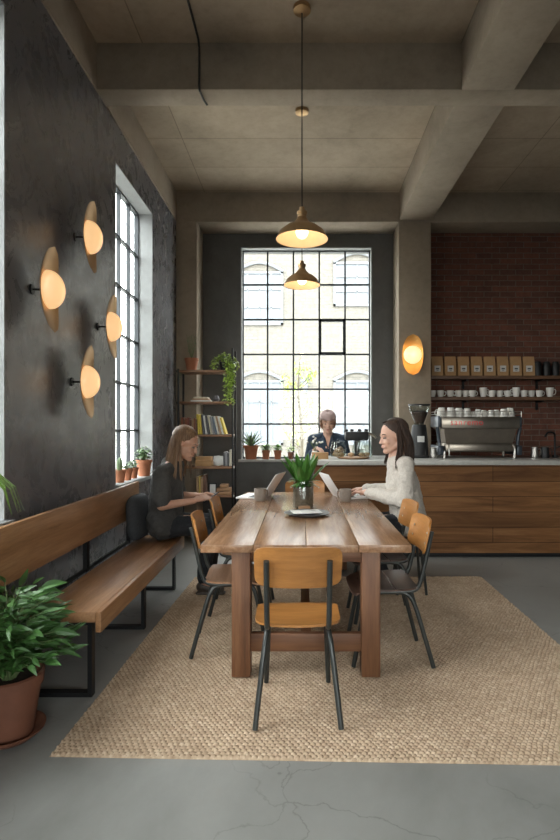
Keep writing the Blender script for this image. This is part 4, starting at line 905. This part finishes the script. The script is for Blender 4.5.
def seated(label, root, J, H, skin, top, topname, sleeve, legm, shoem, hs=1.0, toe=(1, 0, 0), curl=.6, slim=1.0, fat=1.1, palms=((0, 0, -1), (0, 0, -1))):
    t = thing('person', label, 'person', root)
    V = {k: Vector(v)-Vector(root) for k, v in J.items()}
    H = Matrix.Translation(-Vector(root)) @ H
    nb = H @ Vector((-.03, 0, -.07))
    # body
    B = MB(); head_elems(B, H); B.cap(V['neck'], nb, .058*slim, .052*slim); B.cap(V['neck']+Vector((0, 0, -.02)), V['chest'], .075*slim, .11*slim)
    B.ell(V['chest'], (.10*slim, .16*slim, .14)); B.cap(V['chest'], V['hip'], .105*slim, .12*slim)
    for s in ('a', 'b'):
        B.cap(V['neck']+Vector((0, 0, -.03)), V['sh'+s], .045, .05*slim); B.cap(V['sh'+s], V['el'+s], .046*slim, .036*slim); B.cap(V['el'+s], V['wr'+s], .038*slim, .026*slim)
        B.cap(V['hip'], V['kn'+s], .085*slim, .055*slim); B.cap(V['kn'+s], V['an'+s], .052*slim, .036*slim); B.cap(V['an'+s], V['an'+s]+Vector(toe)*.12+Vector((0, 0, -.05)), .034, .026)
        hand(B, V['wr'+s], V['ha'+s]-V['wr'+s], palms[0 if s == 'a' else 1], 1 if s == 'a' else -1, curl, hs)
    blob('body', B, skin, t, .0055, 2)
    # top garment
    B = MB(); B.cap(V['neck']+Vector((-.005*toe[0], 0, -.055)), V['chest'], .080*slim*fat, .125*slim*fat); B.ell(V['chest'], (.118*slim*fat, .175*slim*fat, .15)); B.cap(V['chest'], V['hip']+Vector((0, 0, .05)), .125*slim*fat, .135*slim*fat)
    B.cap(V['hip']+Vector((0, .05, .03)), V['hip']+Vector((0, -.05, .03)), .135*slim*fat)
    B.cap(V['neck']+Vector((-.035*toe[0], 0, -.045)), V['chest'], .070, .11)
    for s in ('a', 'b'):
        B.cap(V['neck']+Vector((0, 0, -.065)), V['sh'+s], .070, .062*slim*fat)
        if sleeve == 'short': m_ = V['sh'+s].lerp(V['el'+s], .80); B.cap(V['sh'+s], m_, .060*slim*fat, .068*slim*fat)
        else:
            B.cap(V['sh'+s], V['el'+s], .060*slim*fat, .062*slim*fat); B.cap(V['el'+s], V['wr'+s].lerp(V['el'+s], .12), .064*slim*fat, .044*slim*fat); w_ = V['wr'+s].lerp(V['el'+s], .1); B.cap(w_, w_.lerp(V['el'+s], .12), .036, .040)
    blob(topname, B, top, t, .008, 3, .022, .07)
    # trousers
    B = MB(); B.cap(V['hip']+Vector((0, .06, -.0)), V['hip']+Vector((0, -.06, -.0)), .108*slim)
    for s in ('a', 'b'):
        dy = .07 if V['kn'+s].y > V['hip'].y else -.07
        B.cap(V['hip']+Vector((0, dy, -.0)), V['kn'+s], .098*slim, .070*slim); B.cap(V['kn'+s], V['an'+s]+Vector((0, 0, .03)), .068*slim, .056*slim)
    blob('trousers', B, legm, t, .008, 3, .016, .06)
    for s in ('a', 'b'):
        B = MB(); shoe(B, V['an'+s], toe); blob('shoe', B, shoem, t, .006, 2)
    return t, H

# man on the bench
root = (-1.20, 4.5, .0)
J = dict(hip=(-1.155, 4.52, .565), chest=(-1.135, 4.51, .93), neck=(-1.075, 4.5, 1.13), sha=(-1.135, 4.67, 1.015), shb=(-1.135, 4.33, 1.015), ela=(-1.09, 4.72, .79), elb=(-1.115, 4.25, .765),
         wra=(-.865, 4.58, .800), wrb=(-.885, 4.36, .790), haa=(-.79, 4.55, .82), hab=(-.79, 4.41, .815), kna=(-.76, 4.64, .575), knb=(-.755, 4.42, .575), ana=(-.80, 4.66, .12), anb=(-.81, 4.40, .12))
t, H = seated('person in charcoal t-shirt with long light brown hair, sitting on the bench holding a phone', root, J, HM(Vector((-.975, 4.49, 1.250)), R(-10), R(22), 1.10), M['skinm'], M['tee'], 't_shirt', 'short', M['trouser'], M['shoe'], 1.08, (1, 0, 0), .45, 1.0, palms=((.2, -.5, -.8), (.2, .5, -.8)))
face(t, H, M['hairb'])
def fall_man(p, az, s):
    back = min(1, max(0, (math.degrees(az)-60)/100)); q = []; L = random.uniform(.22, .33)
    for k in (1, 2, 3): f = k/3; q.append(p+Vector((-.01-.05*back*f+(.035*f if back < .35 else 0), s*.022*f, -L*f)))
    return q
B = MB(); strands(B, H, 360, fall_man, 4, .01, .0066, (88, 178)); B.ell((-.029, 0, .047), (.100, .084, .092), mat=H); B.build('hair', M['hairb'], t)
ph = thing('smartphone', 'dark smartphone held by the person on the bench', 'phone', (-.755, 4.48, .80)); ph.rotation_euler = (0, R(-35), 0)
MB().box((-.07, -.036, 0), (.07, .036, .009), .003).build('casing', M['black'], ph); MB().box((-.064, -.032, .0092), (.064, .032, .0098)).build('display', M['screen'], ph, smooth=False)

# woman at the table
root = (.90, 4.5, 0)
J = dict(hip=(.885, 4.47, .60), chest=(.835, 4.46, .93), neck=(.795, 4.46, 1.165), sha=(.835, 4.275, 1.09), shb=(.835, 4.64, 1.09), ela=(.81, 4.20, .815), elb=(.80, 4.72, .83),
         wra=(.545, 4.60, .832), wrb=(.56, 4.84, .832), haa=(.46, 4.68, .825), hab=(.47, 4.88, .825), kna=(.50, 4.37, .57), knb=(.50, 4.56, .57), ana=(.68, 4.40, .13), anb=(.66, 4.56, .13))
t, H = seated('person in oatmeal knitted sweater with dark shoulder-length hair, working at a laptop', root, J, HM(Vector((.755, 4.45, 1.312)), R(180+14), R(9), 1.15), M['skin'], M['knit'], 'sweater', 'long', M['trouser'], M['shoe'], 1.0, (-1, 0, 0), .35, 1.0)
face(t, H, M['haird'])
def fall_w(p, az, s):
    back = min(1, max(0, (math.degrees(az)-60)/100)); q = []; L = random.uniform(.20, .29)
    for k in (1, 2, 3): f = k/3; q.append(p+Vector((.018*back*f+.022*math.sin(f*2.6)-(.035*f if back < .4 else 0), -s*(.008*math.sin(f*3)+.042*f*f), -L*f)))
    return q
B = MB(); strands(B, H, 360, fall_w, 6, -.01, .0072, (80, 178), 1.04); B.ell((-.030, 0, .047), (.101, .083, .089), mat=H); B.build('hair', M['haird'], t)

# barista
root = (.335, 6.96, 0); t = thing('person', 'person in navy open-collar shirt and pink knit cap, standing behind the counter', 'person', root)
H = HM(Vector((0, -.03, 1.442)), R(-90), R(12), 1.14)
B = MB(); head_elems(B, H); B.cap((0, .01, 1.27), (0, 0, 1.37), .066, .056);  B.ell((0, .03, 1.14), (.15, .08, .13)); B.cap((0, .02, 1.1), (0, .03, .86), .115, .12)
SH = {-1: ((-.195, .02, 1.225), (-.25, -.02, .98), (-.15, -.19, 1.12)), 1: ((.195, .02, 1.225), (.25, -.02, .98), (.15, -.19, 1.12))}
for s in (-1, 1):
    a, e, w_ = SH[s]; B.cap((0, .01, 1.21), a, .045, .052); B.cap(a, e, .048, .038); B.cap(e, w_, .038, .026); hand(B, w_, (-s*.4, -.8, -.1), (0, 0, -1), -s, .4)
    B.cap((s*.08, .03, .86), (s*.10, .02, .46), .085, .058); B.cap((s*.10, .02, .46), (s*.11, .04, .09), .054, .036); B.cap((s*.11, .04, .05), (s*.12, -.10, .03), .035, .026)
blob('body', B, M['skin'], t, .006, 2)
B = MB(); B.ell((0, .03, 1.13), (.20, .12, .155)); B.cap((0, .03, 1.08), (0, .03, .86), .13, .14)
for s in (-1, 1):
    a, e, w_ = SH[s]; B.cap((s*.065, .030, 1.262), a, .056, .066); B.cap(a, e, .068, .056); B.cap(e, Vector(e).lerp(Vector(w_), .55), .054, .05)
blob('shirt', B, M['navy'], t, .008, 2, .014, .07)
V_ = MB()  # open collar: skin wedge with collar flaps
V_.grid([[Vector((-.036, -.058, 1.262)), Vector((0, -.064, 1.262)), Vector((.036, -.058, 1.262))], [Vector((-.022, -.088, 1.20)), Vector((0, -.093, 1.20)), Vector((.022, -.088, 1.20))], [Vector((-.003, -.122, 1.11)), Vector((0, -.124, 1.11)), Vector((.003, -.122, 1.11))]]).build('open_neck', M['skin'], t)
for s in (-1, 1):
    MB().tube([(s*.058, .0, 1.275), (s*.055, -.06, 1.255), (s*.034, -.096, 1.19), (s*.006, -.124, 1.12)], [.014, .022, .020, .009], 6, 3, flat=.6).build('collar', M['navy'], t)
B = MB()
for s in (-1, 1): B.cap((s*.08, .03, .87), (s*.10, .02, .46), .10, .072); B.cap((s*.10, .02, .46), (s*.11, .04, .10), .07, .055)
blob('trousers', B, M['trouser'], t, .009, 2)
for s in (-1, 1): B = MB(); shoe(B, (s*.115, .03, .105), (0, -1, 0)); blob('shoe', B, M['shoe'], t, .007, 2)
face(t, H, M['hairg'])
B = MB()
for i in range(13):
    el = i/12; rr = math.cos(el*PI/2); 
rows = [[H @ Vector((-.018+.108*math.cos(a)*c_, .090*math.sin(a)*c_, z_+.012*(-math.cos(a)))) for a in [2*PI*k/30 for k in range(30)]] for c_, z_ in ((.99, .060), (1.02, .068), (1.02, .08), (.97, .097), (.83, .115), (.56, .129), (.2, .136), (.01, .137))]
B.grid(rows, closed_u=True); B.grid([[H @ Vector((-.018+.114*math.cos(a)*c_, .096*math.sin(a)*c_, z_-.012*math.cos(a))) for a in [2*PI*k/30 for k in range(30)]] for c_, z_ in ((.95, .052), (.985, .057), (.985, .075), (.94, .080))], closed_u=True)
B.build('knit_cap', M['beanie'], t)
B = MB(); random.seed(9)
for i in range(120):
    s = -1 if i % 2 else 1; az = R(random.uniform(62, 175)); p = Vector((-.014+math.cos(az)*.100, s*math.sin(az)*.084, .05)); L = random.uniform(.06, .12)
    B.tube([H @ p, H @ (p+Vector((0, s*.006, -L*.5))), H @ (p+Vector((-.004, -s*.004, -L)))], [.006, .0065, .003], 5, 3)
B.build('hair', M['hairg'], t)
